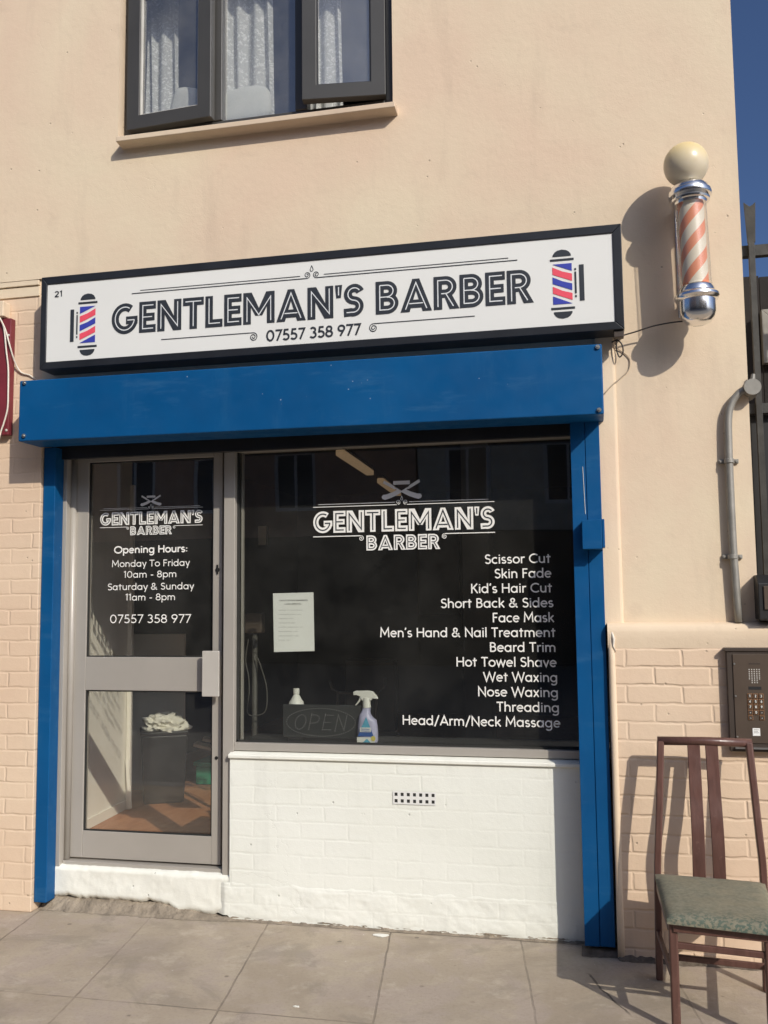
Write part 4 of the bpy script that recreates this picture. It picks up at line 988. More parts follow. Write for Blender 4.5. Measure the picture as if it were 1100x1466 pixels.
IC = thing('door_entry_panel', 'dark steel door entry panel with keypad on the brick plinth', 'intercom')
IY = -.085
ix0, ix1 = X(1043, 1000, IY), X(1043, 1000, IY)+.205; it, ib = Z(1060, 931, IY), Z(1060, 1076, IY)
g = MB(); g.box(ix0, ix1, IY, -.049, ib, it); g.box(ix0-.008, ix1+.008, IY-.006, -.049, it-.004, it+.010); g.build('surround', m_paneldark, IC, bevel=.002)
fx0, fx1, fzb, fzt = ix0+.022, ix1-.022, ib+.034, it-.016
g = MB(); g.box(fx0, fx1, IY-.004, IY+.0005, fzb, fzt); g.build('face_plate', m_panel, IC, bevel=.0015)
g = MB(); g.box(fx0-.004, fx1+.01, IY-.012, IY+.0005, ib+.012, ib+.018); g.build('drip_rail', m_steel, IC)
cxp = (fx0+fx1)/2
IF = IY-.0042
g = MB()
for i in range(5):
    for j in range(8):
        if (i in (0, 4)) and j > 5: continue
        xx, z_ = cxp+(i-2)*.0095, fzt-.060-j*.0075; g.box(xx-.0022, xx+.0022, IF-.0006, IF+.0005, z_-.0018, z_+.0018)
g.build('speaker_grille', m_bead, IC)
g = MB(); g.box(cxp-.024, cxp+.024, IF-.001, IF+.0005, fzt-.140, fzt-.128); g.build('display', m_black, IC)
g = MB(); g.box(cxp-.020, cxp+.024, IF-.0007, IF+.0005, fzt-.040, fzt-.034); g.build('name_strip', m_paneldark, IC)
digits = ['1', '2', '3', '4', '5', '6', '7', '8', '9', '-', '0', '-', '-', None, '-']
for k, t_ in enumerate(digits):
    if t_ is None: continue
    i, j = k % 3, k//3; xx, z_ = cxp+(i-1)*.0215, fzt-.165-j*.0215
    mb = MB(); mb.box(xx-.0092, xx+.0092, IF-.003, IF+.0005, z_-.0092, z_+.0092); o = mb.build('button', m_orange, IC, bevel=.001)
    mb = MB(); mb.box(xx-.0072, xx+.0072, IF-.0036, IF-.0028, z_-.0072, z_+.0072); o2 = mb.build('button_cap', m_paneldark, o)
    fl = Flat(IF-.0040); fl.text(t_, xx-.003, xx+.003, z_-.0048, .0096, .20); fl.build('digit', [m_plasticw], o)
g = MB(); lx = cxp-.002; g.box(lx-.014, lx+.014, IF-.0008, IF+.0005, fzb+.030, fzb+.060); g.build('paper_label', m_paper, IC)
fl = Flat(IF-.0012)
for k in range(3): fl.stroke([(lx-.010, fzb+.054-k*.006), (lx+.010-.004*(k % 2), fzb+.054-k*.006)], .0018)
fl.build('label_print', [m_print], IC)
for a in (fx0+.006, fx1-.006):
    for z_ in (fzt-.038, (fzt+fzb)/2+.01, fzb+.025):
        mb = MB(); mb.tube([(a, IF-.003, z_), (a, IF+.001, z_)], .0038, 10); mb.build('screw', m_steel, IC)

FN = thing('steel_railing', 'grey steel palisade railing with splayed spikes beyond the wall corner', 'railing')
RY = .6
g = MB(); g.box(.60, 3.0, RY-.02, RY+.02, 3.111, 3.167); g.build('top_rail', m_gate, FN, bevel=.003)
g = MB(); g.box(.60, 3.0, RY-.02, RY+.02, 2.335, 2.385); g.build('lower_rail', m_gate, FN, bevel=.003)
for i in range(14):
    x = .787+i*.165
    mb = MB(); mb.box(x-.014, x+.014, RY-.047, RY-.021, LEDGE, 3.176)
    w0 = .018
    mb.add([(x-w0, RY-.047, 3.17), (x+w0, RY-.047, 3.17), (x+w0+.006, RY-.06, 3.365), (x+.010, RY-.06, 3.352), (x-.004, RY-.06, 3.345), (x-w0-.012, RY-.06, 3.368), (x-w0, RY-.037, 3.17), (x+w0, RY-.037, 3.17), (x+w0+.006, RY-.05, 3.365), (x+.010, RY-.05, 3.352), (x-.004, RY-.05, 3.345), (x-w0-.012, RY-.05, 3.368)],
           [(0, 1, 2, 3, 4, 5), (11, 10, 9, 8, 7, 6), (1, 7, 8, 2), (5, 11, 6, 0), (2, 8, 9, 3), (3, 9, 10, 4), (4, 10, 11, 5)])
    mb.build('pale', m_gate, FN, bevel=.0015)
HB = thing('timber_hoarding', 'dark brown timber hoarding behind the steel railing', 'hoarding')
for i in range(16):
    x = .60+i*.15; mb = MB(); mb.box(x, x+.146, 1.05, 1.075, 0, 3.16+.004*math.sin(i*2.3)); mb.build('board', m_brown, HB)
g = MB(); g.box(.60, 3.0, RY+.025, RY+.035, LEDGE, 2.335); g.build('black_sheet', m_black, HB)
VB = thing('vent_grille', 'grey framed vent mounted on the brown hoarding', 'vent')
v0, v1 = P(1090, 443, 1.0), P(1090, 520, 1.0)
g = MB(); rect_frame(g, v0.x, v0.x+.30, v1.z, v0.z, .035, 1.0, 1.049); g.build('frame', m_conduit, VB, bevel=.003)
g = MB(); g.box(v0.x+.036, v0.x+.264, 1.025, 1.048, v1.z+.036, v0.z-.036); g.build('dark_panel', m_black, VB)
BX = thing('black_lamp_box', 'black metal lamp box on the low wall beside the wall corner', 'lamp box')
lx = .640
g = MB()
zz0, zz1 = 1.372, 1.552
g.add([(lx, -.10, zz0+.0), (lx+.24, -.10, zz0), (lx+.24, -.10, zz1-.035), (lx, -.10, zz1-.035), (lx, -.055, zz1), (lx+.24, -.055, zz1), (lx, .10, zz0), (lx+.24, .10, zz0), (lx, .10, zz1), (lx+.24, .10, zz1)],
      [(0, 1, 2, 3), (3, 2, 5, 4), (4, 5, 9, 8), (6, 8, 9, 7), (0, 3, 4, 8, 6), (1, 7, 9, 5, 2), (0, 6, 7, 1)])
g.build('body', m_black, BX, bevel=.004)
g = MB(); g.box(lx+.02, lx+.22, -.106, -.1005, zz0+.04, zz1-.045); g.build('lens', m_panel, BX, bevel=.002)
g = MB(); g.box(lx+.08, lx+.16, .10, RY-.048, 1.45, 1.49); g.build('bracket', m_black, BX)

# ================================================================== CHAIR
CH = thing('dining_chair', 'reddish brown wooden chair with worn green fabric seat against the plinth', 'chair')
RL, RR = Vector((.196, -.235, 0)), Vector((.578, -.272, 0)); TL, TR = Vector((.236, -.165, .900)), Vector((.567, -.175, .900))
sl_, sr_ = Vector((.204, -.20, .39)), Vector((.590, -.235, .385))
def chain(pts, w, h, mb=None, seg=6):
    q = [Vector(p) for p in pts]; out = []
    for i in range(len(q)-1):
        p0, p1, p2, p3 = q[max(i-1, 0)], q[i], q[i+1], q[min(i+2, len(q)-1)]
        for k in range(seg):
            t = k/seg; out.append(.5*((2*p1)+(p2-p0)*t+(2*p0-5*p1+4*p2-p3)*t*t+(3*p1-p0-3*p2+p3)*t**3))
    out.append(q[-1]); mb = mb or MB(); n0 = len(mb.v)
    for p in out:
        for i, j in ((-1, -1), (1, -1), (1, 1), (-1, 1)): mb.v.append((p.x+i*w/2, p.y+j*h/2, p.z))
    for k in range(len(out)-1):
        for i in range(4): mb.f.append([n0+k*4+i, n0+k*4+(i+1) % 4, n0+k*4+4+(i+1) % 4, n0+k*4+4+i]); mb.m.append(0)
    m = n0+(len(out)-1)*4
    mb.f += [[n0+3, n0+2, n0+1, n0], [m, m+1, m+2, m+3]]; mb.m += [0, 0]
    return mb
for a, s_, t_ in ((RL, sl_, TL), (RR, sr_, TR)):
    chain([a, s_, s_.lerp(t_, .35)+Vector((0, -.012, 0)), t_], .027, .034).build('leg', m_wood, CH, bevel=.007, seg=3)
g = MB(); g.tube([TL+Vector((-.012, 0, -.006)), TL.lerp(TR, .5)+Vector((0, .004, -.004)), TR+Vector((.012, 0, -.006))], .0172, 12); g.build('top_rail', m_wood, CH, smooth=True)
for tx, bx_ in ((.361, .358), (.428, .433)):
    wv = .030
    chain([(bx_, -.222, .37), (bx_+(tx-bx_)*.35, -.232, .54), (bx_+(tx-bx_)*.65, -.200, .70), (tx, -.168, .892)], .048, .011).build('back_slat', m_wood, CH, bevel=.003)
# seat: padded slab, rounded edges
FLc, FRc = Vector((.203, -.712, .392)), Vector((.556, -.752, .386)); BLc, BRc = Vector((.193, -.222, .402)), Vector((.592, -.250, .396))
g = MB(); NX, NY = 22, 26
def sp(u, v, top):
    p = (BLc.lerp(BRc, u)).lerp(FLc.lerp(FRc, u), v)
    e = min(u, 1-u, v*1.2, (1-v)*1.2); k = 1-max(0, 1-e/.10)**2
    dome = .012*k+.006*math.sin(math.pi*u)*math.sin(math.pi*v)+mnoise.noise(Vector((u*5, v*5, 1)))*.003*k
    return (p.x, p.y, p.z-.022+(.010+dome if top else -.008))
for top in (1, 0):
    n0 = len(g.v)
    for i in range(NX+1):
        for j in range(NY+1): g.v.append(sp(i/NX, j/NY, top))
    for i in range(NX):
        for j in range(NY):
            q = [n0+i*(NY+1)+j, n0+i*(NY+1)+j+1, n0+(i+1)*(NY+1)+j+1, n0+(i+1)*(NY+1)+j]; g.f.append(q if top else q[::-1]); g.m.append(0)
n1 = (NX+1)*(NY+1)
ring = [i*(NY+1) for i in range(NX+1)]+[NX*(NY+1)+j for j in range(1, NY+1)]+[i*(NY+1)+NY for i in range(NX-1, -1, -1)]+[j for j in range(NY-1, 0, -1)]
for k in range(len(ring)):
    a, b = ring[k], ring[(k+1) % len(ring)]; g.f.append([a, b, b+n1, a+n1]); g.m.append(0)
o = g.build('seat', m_seat, CH, smooth=True); smooth_by_angle(o, 65)
fl_, frr = Vector((.224, -.672, 0)), Vector((.527, -.700, 0))
for a in (fl_, frr): chain([a, a+Vector((0, 0, .365))], .030, .030).build('leg', m_wood, CH, bevel=.008, seg=3)
g = MB()
for a, b in (((.224, -.684, .348), (.527, -.712, .343)), ((.204, -.23, .345), (.584, -.26, .342))): g.bar(a, b, .020, .036)
for a, b in (((.215, -.672, .346), (.205, -.235, .346)), ((.536, -.70, .342), (.588, -.265, .342))): g.bar(a, b, .018, .036)
g.build('seat_frame', m_wood, CH, bevel=.003)
g = MB(); g.bar(fl_+Vector((0, 0, .282)), frr+Vector((0, 0, .277)), .016, .022); g.build('stretcher', m_wood, CH, bevel=.004)
for a, b in ((fl_+Vector((0, 0, .16)), RL+Vector((.002, .01, .17))), (frr+Vector((0, 0, .16)), RR+Vector((.003, .01, .17)))):
    mb = MB(); mb.bar(a, b, .016, .024); mb.build('stretcher', m_wood, CH, bevel=.004)
mb = MB(); mb.bar((.208, -.45, .165), (.555, -.48, .162), .016, .022); mb.build('stretcher', m_wood, CH, bevel=.004)
for p in (RL, RR, fl_, frr): pass

# ================================================================== THINGS BEHIND THE GLASS
BN = thing('rubbish_bin', 'black open topped rubbish bin standing inside the shop door', 'bin')
bx, by = -2.70, 1.50
def taper_box(mb, x0, x1, y0, y1, z0, z1, t, rot=0, c=(0, 0)):
    vs = []
    for z, k in ((z0, t), (z1, 0)):
        for x, y in ((x0+k, y0+k), (x1-k, y0+k), (x1-k, y1-k), (x0+k, y1-k)):
            ca, sa = math.cos(rot), math.sin(rot); dx, dy = x-c[0], y-c[1]; vs.append((c[0]+dx*ca-dy*sa, c[1]+dx*sa+dy*ca, z))
    mb.add(vs, [(3, 2, 1, 0), (0, 1, 5, 4), (1, 2, 6, 5), (2, 3, 7, 6), (3, 0, 4, 7), (4, 5, 6, 7)])
g = MB(); taper_box(g, bx-.150, bx+.135, by-.115, by+.155, FZ+.001, FZ+.42, .02, math.radians(28), (bx, by)); g.build('body', m_binblack, BN, bevel=.010)
g = MB(); taper_box(g, bx-.155, bx+.14, by-.12, by+.16, FZ+.422, FZ+.445, 0, math.radians(28), (bx, by)); g.build('rim', m_binblack, BN, bevel=.008)
def crumple(c, rx, ry, rz, seed):
    bm = bmesh.new(); bmesh.ops.create_icosphere(bm, subdivisions=4, radius=1)
    for v in bm.verts:
        n_ = mnoise.noise(v.co*2.3+Vector((seed, 0, 0)))*.42+mnoise.noise(v.co*5.5+Vector((0, seed, 0)))*.30+mnoise.noise(v.co*11+Vector((0, 0, seed)))*.14
        v.co = Vector((v.co.x*rx, v.co.y*ry, max(-.15, v.co.z)*rz))*(1+n_)+Vector(c)
    me = bpy.data.meshes.new('crumpled_tissue'); bm.to_mesh(me); bm.free(); me.materials.append(m_tissue)
    o = bpy.data.objects.new('crumpled_tissue', me); C.objects.link(o); return o
tag(crumple((bx-.005, by+.02, FZ+.457), .135, .11, .085, 4.2), 'crumpled white tissue heaped in the black bin', 'tissue')
GC = thing('green_crate', 'green plastic crate on the floor behind the bin', 'crate')
g = MB(); g.box(-2.72, -2.38, 2.02, 2.30, FZ+.001, FZ+.125); g.build('body', m_green, GC, bevel=.008)
g = MB(); g.box(-2.735, -2.365, 2.005, 2.315, FZ+.127, FZ+.155); g.build('lid', m_green, GC, bevel=.006)
WB = MB(); WB.bar((-2.74, 2.05, FZ+.27), (-2.42, 2.12, FZ+.19), .11, .02); WB.bar((-2.70, 2.10, FZ+.30), (-2.40, 2.18, FZ+.24), .09, .02)
tag(WB.build('wooden_offcut', m_skirt), 'pale wooden offcuts lying above the green crate', 'wood')
LS = MB(); LS.bar((-2.78, 1.20, FZ+.012), (-2.815, 1.22, FZ+.30), .022, .010); LS.bar((-2.81, 1.235, FZ), (-2.826, 1.262, 2.2), .028, .028)
tag(LS.build('pipe_boxing', m_intwhite, bevel=.002), 'white pipe boxing down the inside wall by the door', 'pipe')
SK = MB(); sp_ = Vector((-2.735, .78, FZ+.16))

SP = thing('spray_bottle', 'lilac spray bottle with white trigger on the window sill', 'bottle')
sy = .25; s0 = P(526, 1066, sy); szb = .7975
k = (CAM_D+sy)/F_PX
cxb = s0.x
hgt = Z(526, 988, sy)-szb
def bprof(zn):    # half widths left / right as the bottle's outline climbs
    tab = [(0, .175, .20), (.03, .19, .215), (.20, .185, .215), (.33, .175, .205), (.43, .165, .185), (.47, .155, .12), (.53, .145, .075), (.60, .10, .065), (.64, .085, .07), (.66, .085, .07)]
    for (a, l, r), (b, l2, r2) in zip(tab, tab[1:]):
        if a <= zn <= b: t = (zn-a)/(b-a); return l+(l2-l)*t, r+(r2-r)*t
    return tab[-1][1:]
g = MB(); ns, nr = 28, 24
for i in range(ns+1):
    zn = .66*i/ns; l, r = bprof(zn); l *= hgt; r *= hgt; dpt = .13*hgt*(1 if zn < .45 else max(.55, 1-(zn-.45)*2.2))
    for q in range(nr):
        a = 2*math.pi*q/nr; ca, sa = math.cos(a), math.sin(a); w_ = r if ca > 0 else l
        ex = .75
        g.v.append((cxb-.03*hgt*0+w_*math.copysign(abs(ca)**ex, ca), sy+dpt*math.copysign(abs(sa)**ex, sa), szb+zn*hgt))
for i in range(ns):
    for q in range(nr): g.f.append([i*nr+q, i*nr+(q+1) % nr, (i+1)*nr+(q+1) % nr, (i+1)*nr+q]); g.m.append(0)
g.f += [list(range(nr-1, -1, -1)), list(range(ns*nr, (ns+1)*nr))]; g.m += [0, 0]
o = g.build('body', m_purple, SP, smooth=True); smooth_by_angle(o, 60)
f = Flat(sy-.13*hgt-.0012)
T = lambda pts: [(cxb+a*hgt, szb+b*hgt) for a, b in pts]
f.poly(T([(-.155, .13), (.165, .13), (.015, .50)]), 0, .000); f.poly(T([(-.105, .25), (.115, .25), (.015, .50)]), 1, .0006); f.poly(T([(-.055, .345), (.07, .345), (.015, .49)]), 3, .0010)
f.poly(T([(-.11, .215), (.11, .215), (.11, .30), (-.11, .30)]), 2, .0012); f.poly(T([(-.17, .012), (.18, .012), (.18, .115), (-.17, .115)]), 2, .0002)
for zb in (.235, .27): f.stroke(T([(-.085, zb), (.085, zb)]), .014*hgt, 0, .0016)
f.poly(T([(-.05, .02), (.10, .02), (.03, .09)]), 1, .0016)
f.poly([(cxb+(.155+.045*math.cos(a))*hgt, szb+(.095+.05*math.sin(a))*hgt) for a in [math.pi*k_/8 for k_ in range(16)]], 4, .002)
f.build('label', [m_lblue, m_lcyan, m_plasticw, m_lcyan, m_yellow], SP)
g = MB(); g.tube([(cxb, sy, szb+.66*hgt), (cxb-.005*hgt, sy, szb+.72*hgt), (cxb-.005*hgt, sy, szb+.86*hgt)], [.082*hgt, .078*hgt, .075*hgt], 18)
hd = [(-.26, .90), (-.265, .965), (-.22, .985), (.02, .992), (.12, .975), (.19, .90), (.225, .835), (.12, .845), (.09, .80), (-.09, .80), (-.13, .88), (-.20, .905)]
g.prism([(cxb+a*hgt, szb+b*hgt) for a, b in hd][::-1][::-1], sy-.05*hgt, sy+.05*hgt); g.prism([(cxb+a*hgt, szb+b*hgt) for a, b in [(-.14, .875), (-.165, .80), (-.24, .705), (-.215, .70), (-.14, .775), (-.095, .87)]], sy-.025*hgt, sy+.025*hgt)
g.build('trigger_head', m_plasticw, SP, bevel=.003)

OS = thing('open_sign', 'unlit black dotted OPEN sign resting on the window sill', 'sign')
oy = .255
ox0, ox1 = X(405, 1040, oy), X(517, 1040, oy); oz0, oz1 = .812, Z(450, 1009, oy)
g = MB(); g.box(ox0, ox1, oy, oy+.02, oz0, oz1); g.build('panel', simple('sign_black_plastic', (.035, .036, .034), .42, 0, .2, 8), OS, bevel=.004)
g = MB(); g.box(ox0+.03, ox0+.10, oy-.01, oy+.06, .7975, oz0-.0005); g.build('foot', m_binblack, OS)
g = MB(); ow, oh = ox1-ox0, oz1-oz0; ocx, ocz = (ox0+ox1)/2-.004, (oz0+oz1)/2-.004
def dots(pts, step):
    acc = 0; last = None
    for p in pts:
        p = Vector(p)
        if last is None: yield p; last = p; acc = 0; continue
        seg = (p-last).length; d = step-acc
        while d <= seg: yield last.lerp(p, d/seg); d += step
        acc = (acc+seg) % step; last = p
def led(p): g.box(p.x-.0016, p.x+.0016, oy-.0022, oy+.0002, p.y-.0016, p.y+.0016)
for p in dots(arc(ocx, ocz, ow*.44, oh*.42, 0, 360, 90), .0115): led(p)
lw_ = ow*.155; x_ = ocx-ow*.335
for ch in 'OPEN':
    for st_ in GL[ch][1]:
        for p in dots([(x_+q[0]/GL[ch][0]*lw_+(q[1]-.5)*.018, ocz-oh*.25+q[1]*oh*.50) for q in st_], .0095): led(p)
    x_ += lw_+ow*.018
g.build('led_dots', m_led, OS)
WBt = thing('white_bottle', 'white plastic bottle standing behind the OPEN sign', 'bottle')
wb = P(424.5, 1010, .33)
o = MB().lathe([(.030, .0), (.036, .004), (.038, .12), (.036, .185), (.028, .195), (.014, .222), (.012, .226)], (wb.x, .33, .7975), 28).build('body', m_plasticw, WBt, smooth=True)
tz = Z(424.5, 985.5, .33); o.scale = (1, 1, 1)
o = MB().lathe([(.0145, .226), (.0155, .228), (.0155, .252), (.0145, .254)], (wb.x, .33, .7975), 24).build('cap', m_plasticw, WBt)
bot_scale = (tz-.7975)/.254
for ch in WBt.children:
    for v in ch.data.vertices: v.co.z = .7975+(v.co.z-.7975)*bot_scale

PN = thing('paper_notice', 'white printed paper notice taped inside the shop window', 'notice')
ny = GY+.0085
a, b = P(390.5, 850, ny), P(451, 932.5, ny)
g = MB(); cr = [P(391, 849.5, ny), P(449, 848, ny), P(450.5, 932, ny), P(392.5, 933.5, ny)]
g.add([(p.x, ny, p.z) for p in cr]+[(p.x, ny+.0006, p.z) for p in cr], [(3, 2, 1, 0), (4, 5, 6, 7), (0, 1, 5, 4), (1, 2, 6, 5), (2, 3, 7, 6), (3, 0, 4, 7)]); g.build('sheet', m_paper, PN)
f = Flat(ny-.0006)
pw = cr[1].x-cr[0].x; phh = cr[0].z-cr[3].z
def pl(t_, a, b, z, cap, wt): f.text(t_, cr[0].x+.004+a*pw, cr[0].x+.004+b*pw, cr[3].z+z*phh, cap, wt)
pl('GENTLEMAN BARBERS', .14, .84, .865, .0065, .2); pl('LASH SPECIAL', .27, .69, .805, .0065, .2)
for words, z in (((.18, .05, .30), .705), ((.42, .10), .632), ((.22, .12), .560), ((.28, .10), .488), ((.20, .26, .08), .416), ((.34, .10), .342), ((.36, .10), .268), ((.16, .10), .196)):
    x_ = .14                                     # lines too small to read in the photograph: rows of tiny word-shaped ticks
    for wd in words:
        nn = max(2, int(wd/.022))
        for i in range(nn):
            xx = cr[0].x+(x_+wd*(i+.5)/nn)*pw; zz_ = cr[3].z+z*phh; hh_ = .0026+.0018*((i*7+int(z*100)) % 3)/2
            f.stroke([(xx, zz_), (xx+.0006, zz_+hh_)], .0013); f.stroke([(xx, zz_+.0011), (xx+.0021, zz_+.0011)], .0008)
        x_ += wd+.03
f.build('print', [m_print], PN)

m_stand = simple('dull_stand_metal', (.09, .085, .075), .6, .2)
ST = thing('floor_stand', 'slim metal stand with hanging cord inside the shop window', 'stand')
fx = P(365, 960, .85)
g = MB(); g.tube([(fx.x, .85, FZ+.02), (fx.x, .85, 1.29)], .015, 14); g.build('pole', m_stand, ST, smooth=True)
g = MB(); g.lathe([(.13, 0), (.13, .012), (.03, .03), (.018, .05)], (fx.x, .85, FZ+.001), 28); g.build('base', m_stand, ST)
g = MB(); g.box(fx.x-.05, fx.x+.05, .82, .88, 1.29, 1.40); g.build('head', m_panel, ST, bevel=.008)
g = MB(); g.tube(path([(356, 915, .80), (352, 945, .80), (356, 967, .80), (357, 990, .79), (354, 1015, .79), (358, 1024, .79), (370, 1024, .79), (381, 1016, .79), (382, 985, .80), (374, 955, .80), (368, 940, .81)]), .0035, 8)
tag(g.build('hanging_cord', m_stand, smooth=True), 'thin grey cord looped round the metal stand indoors', 'cord')
BC = thing('salon_chair', 'dark salon chair with thin metal arm frame inside the shop', 'chair')
cy_ = 1.9
q = [P(472, 974, cy_), P(476, 986, cy_), P(484, 990, cy_), P(484, 1030, cy_)]; q2 = [P(552, 970, cy_), P(550, 984, cy_), P(540, 992, cy_), P(538, 1050, cy_)]
for qq in (q, q2):
    mb = MB(); mb.tube(qq, .009, 10); mb.build('arm', m_stand, BC, smooth=True)
g = MB(); g.tube([P(484, 992, cy_), P(540, 992, cy_)], .008, 10); g.build('cross_bar', m_stand, BC, smooth=True)
g = MB(); c0 = P(470, 1040, cy_+.1); c1 = P(556, 1040, cy_+.1); g.box(c0.x, c1.x, cy_-.02, cy_+.5, .42, .55); g.box(c0.x+.02, c1.x-.02, cy_+.45, cy_+.53, .55, 1.05); g.build('seat', m_binblack, BC, bevel=.02)
g = MB(); g.lathe([(.24, 0), (.24, .02), (.05, .05), (.04, .21)], ((c0.x+c1.x)/2, cy_+.22, FZ+.001), 30); g.build('base', m_stand, BC)
m_tube = simple('warm_tube', (.5, .36, .23), .5)
mm, nt, bb = m_tube, m_tube.node_tree, m_tube.node_tree.nodes['Principled BSDF']
bb.inputs['Emission Color'].default_value = (1, .66, .38, 1); bb.inputs['Emission Strength'].default_value = .18
for k_, (a, b) in enumerate((((487, 648), (530, 677)), ((545, 688), (570, 707)))):
    def ceil(u, v, z=2.60):
        d = fw+rt*((u-550)/F_PX)-up*((v-733)/F_PX); return CAM+d*((z-CAM_Z)/d.z)
    p0, p1 = ceil(*a), ceil(*b)
    L = thing('ceiling_light', ('long warm strip light on the shop ceiling nearest the window', 'shorter strip light on the shop ceiling behind the razor logo')[k_], 'light', group='strip lights on the shop ceiling')
    mb = MB(); mb.bar(p0, p1, .07, .045); mb.build('diffuser', m_tube, L, bevel=.006)
    d = (p1-p0).normalized(); mb = MB(); mb.bar(p0-d*.02+Vector((0, 0, .035)), p1+d*.02+Vector((0, 0, .035)), .05, .022); mb.build('batten', m_bead, L)

# upstairs: curtains and pillows
def curtain(x0, x1, z0, z1, y, waves, amp, label):
    mb = MB(); n_ = 80; m_ = 24
    for i in range(n_+1):
        for j in range(m_+1):
            t = i/n_; s_ = j/m_
            x = x0+(x1-x0)*t+.01*math.sin(s_*3+t*9); yy = y+amp*math.sin(t*waves*2*math.pi+.6*math.sin(s_*2.2))*(.6+.4*s_)
            mb.v.append((x, yy, z0+(z1-z0)*s_))
    for i in range(n_):
        for j in range(m_):
            p = i*(m_+1)+j; mb.f.append([p, p+m_+1, p+m_+2, p+1]); mb.m.append(0)
    return tag(mb.build('lace_curtain', m_lace, smooth=True), label, 'curtain', 'lace curtains in the upstairs window')
curtain(X(214, 100, .22), X(262, 100, .22), 3.80, 5.25, .172, 3, .018, 'narrow lace curtain behind the left upstairs sash')
curtain(X(316, 100, .22), X(397, 100, .22), 3.80, 5.25, .172, 4, .022, 'wide lace curtain hanging behind the middle upstairs pane')
curtain(X(444, 100, .22), X(494, 100, .22), 3.80, 5.25, .172, 3, .018, 'narrow lace curtain behind the right upstairs sash')
def pillow(c, rx, ry, rz, rot, label):
    bm = bmesh.new(); bmesh.ops.create_uvsphere(bm, u_segments=40, v_segments=24, radius=1)
    for v in bm.verts:
        x, y, z = v.co; e = .55
        x = math.copysign(abs(x)**e, x); z = math.copysign(abs(z)**e, z)
        v.co = Vector((x*rx, y*ry*(1+.1*mnoise.noise(v.co*3)), z*rz*(1+.06*mnoise.noise(v.co*2+Vector((5, 0, 0))))))
    me = bpy.data.meshes.new('pillow'); bm.to_mesh(me); bm.free(); me.materials.append(m_cloth)
    for p in me.polygons: p.use_smooth = True
    o = bpy.data.objects.new('pillow', me); C.objects.link(o); o.location = c; o.rotation_euler = rot
    return tag(o, label, 'pillow', 'pillows in the upstairs window')
p = P(266, 146, .13); pillow((p.x, .130, p.z-.02), .080, .028, .095, (0, .25, 0), 'small pale pillow leaning in the left upstairs sash')
p = P(348, 148, .13); pillow((p.x, .130, p.z-.02), .15, .03, .10, (0, -.06, 0), 'wide pale pillow at the foot of the middle upstairs pane')

# loose bits on the pavement
def scrap(u, v, r, seed, name, label, mat):
    d = fw+rt*((u-550)/F_PX)-up*((v-733)/F_PX); p = CAM+d*(-CAM_Z/d.z)
    mb = MB(); n_ = 14; pts = []
    for k_ in range(n_):
        a = 2*math.pi*k_/n_; rr = r*(.6+.6*abs(mnoise.noise(Vector((math.cos(a)*2+seed, math.sin(a)*2, seed))))); pts.append((p.x+rr*1.5*math.cos(a), p.y+rr*.6*math.sin(a), .004+.004*mnoise.noise(Vector((a, seed, 0)))))
    mb.add(pts+[(q[0], q[1], .0015) for q in pts], [list(range(n_)), list(range(2*n_-1, n_-1, -1))]+[(i, i+n_, (i+1) % n_+n_, (i+1) % n_) for i in range(n_)])
    return tag(mb.build(name, mat), label, 'scrap')
scrap(545, 1340, .036, 2.0, 'paint_flake', 'large flake of white paint on the pavement below the white wall', m_plasticw)
scrap(424, 1442, .012, 5.0, 'paint_flake', 'small white flake on the middle of the pavement', m_plasticw)
g = MB(); g.tube([P(876, 905, -.055), P(879, 915, -.062), P(878, 925, -.058), P(882, 933, -.056)], [.004, .006, .004, .002], 8)
tag(g.build('peeling_sealant', m_wcable, smooth=True), 'curl of peeling pale sealant between blue post and plinth', 'sealant')

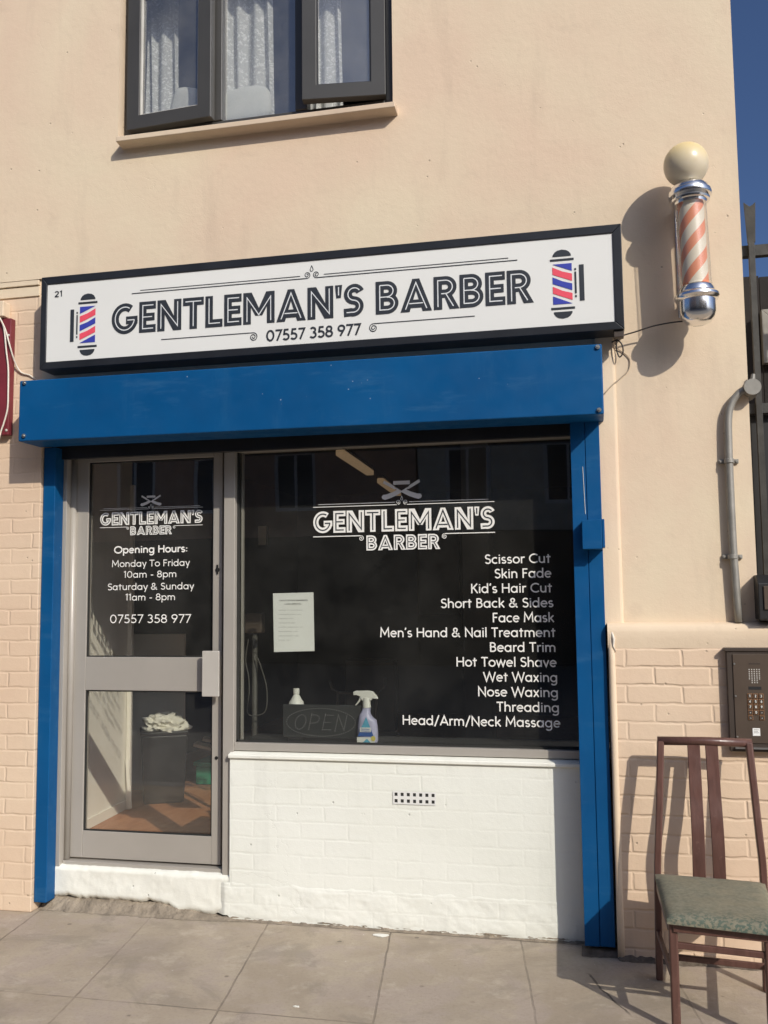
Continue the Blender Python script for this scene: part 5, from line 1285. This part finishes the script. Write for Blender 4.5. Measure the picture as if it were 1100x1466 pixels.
# ================================================================== ACROSS THE ROAD (seen only in the glass)
HY = -18.0
m_hw = simple('dark_shop_pane', (.03, .032, .035), .25)
def terrace(name, label, x0, x1, col, ztop, pitch, off=0.0):
    HS = thing(name, label, 'building'); mw = simple(name+'_wall', col, .9, 0, .2, 3)
    n_ = int((x1-x0)/pitch); xs_ = [x0]
    for i in range(n_): x = x0+off+pitch*(i+.5); xs_ += [x-.55, x+.55]
    xs_.append(x1); zs_ = [-.1, .4, 2.9, 3.7, 5.2, 6.6, 8.0, ztop]
    hol = [(xs_[1+2*i], xs_[2+2*i], a_, b_) for i in range(n_) for a_, b_ in ((3.7, 5.2), (6.6, 8.0))]
    mb = wall_holes(xs_, zs_[2:], hol, HY, -.12); mb.build('wall', mw, HS)
    mb = MB(); mb.box(x0, x1, HY-.30, HY-.02, -.1, 2.9); mb.build('shopfront', m_hw, HS)
    mb = MB(); mb.box(x0, x1, HY, HY+.12, 2.55, 3.05); mb.build('fascia', m_hw, HS)
    for h in hol:
        mb = MB(); rect_frame(mb, h[0]+.001, h[1]-.001, h[2]+.001, h[3]-.001, .09, HY-.10, HY-.05); mb.box((h[0]+h[1])/2-.03, (h[0]+h[1])/2+.03, HY-.099, HY-.052, h[2]+.09, h[3]-.09)
        wf = mb.build('window', m_signwhite, HS); mb = MB(); mb.box(h[0], h[1], HY-.112, HY-.104, h[2], h[3]); mb.build('pane', m_hw, wf)
    mb = MB(); mb.box(x0, x1, HY-7, HY-.31, -.1, ztop-.05); mb.build('body', mw, HS)
    mb = MB(); mb.add([(x0, HY+.2, ztop), (x1, HY+.2, ztop), (x1, HY-3.5, ztop+1.9), (x0, HY-3.5, ztop+1.9)], [(0, 1, 2, 3)]); mb.build('roof', m_asphalt, HS)
terrace('brick_terrace', 'red brown brick terrace across the road reflected in the door glass', -26, -4.2, (.62, .40, .27), 10.2, 2.2)
terrace('cream_terrace', 'cream rendered house across the road reflected in the shop window', -4.15, 1.9, (.72, .66, .52), 10.6, 2.4)
terrace('brown_terrace', 'brown brick terrace across the road beside the cream house', 1.95, 24, (.46, .32, .22), 9.9, 2.3)
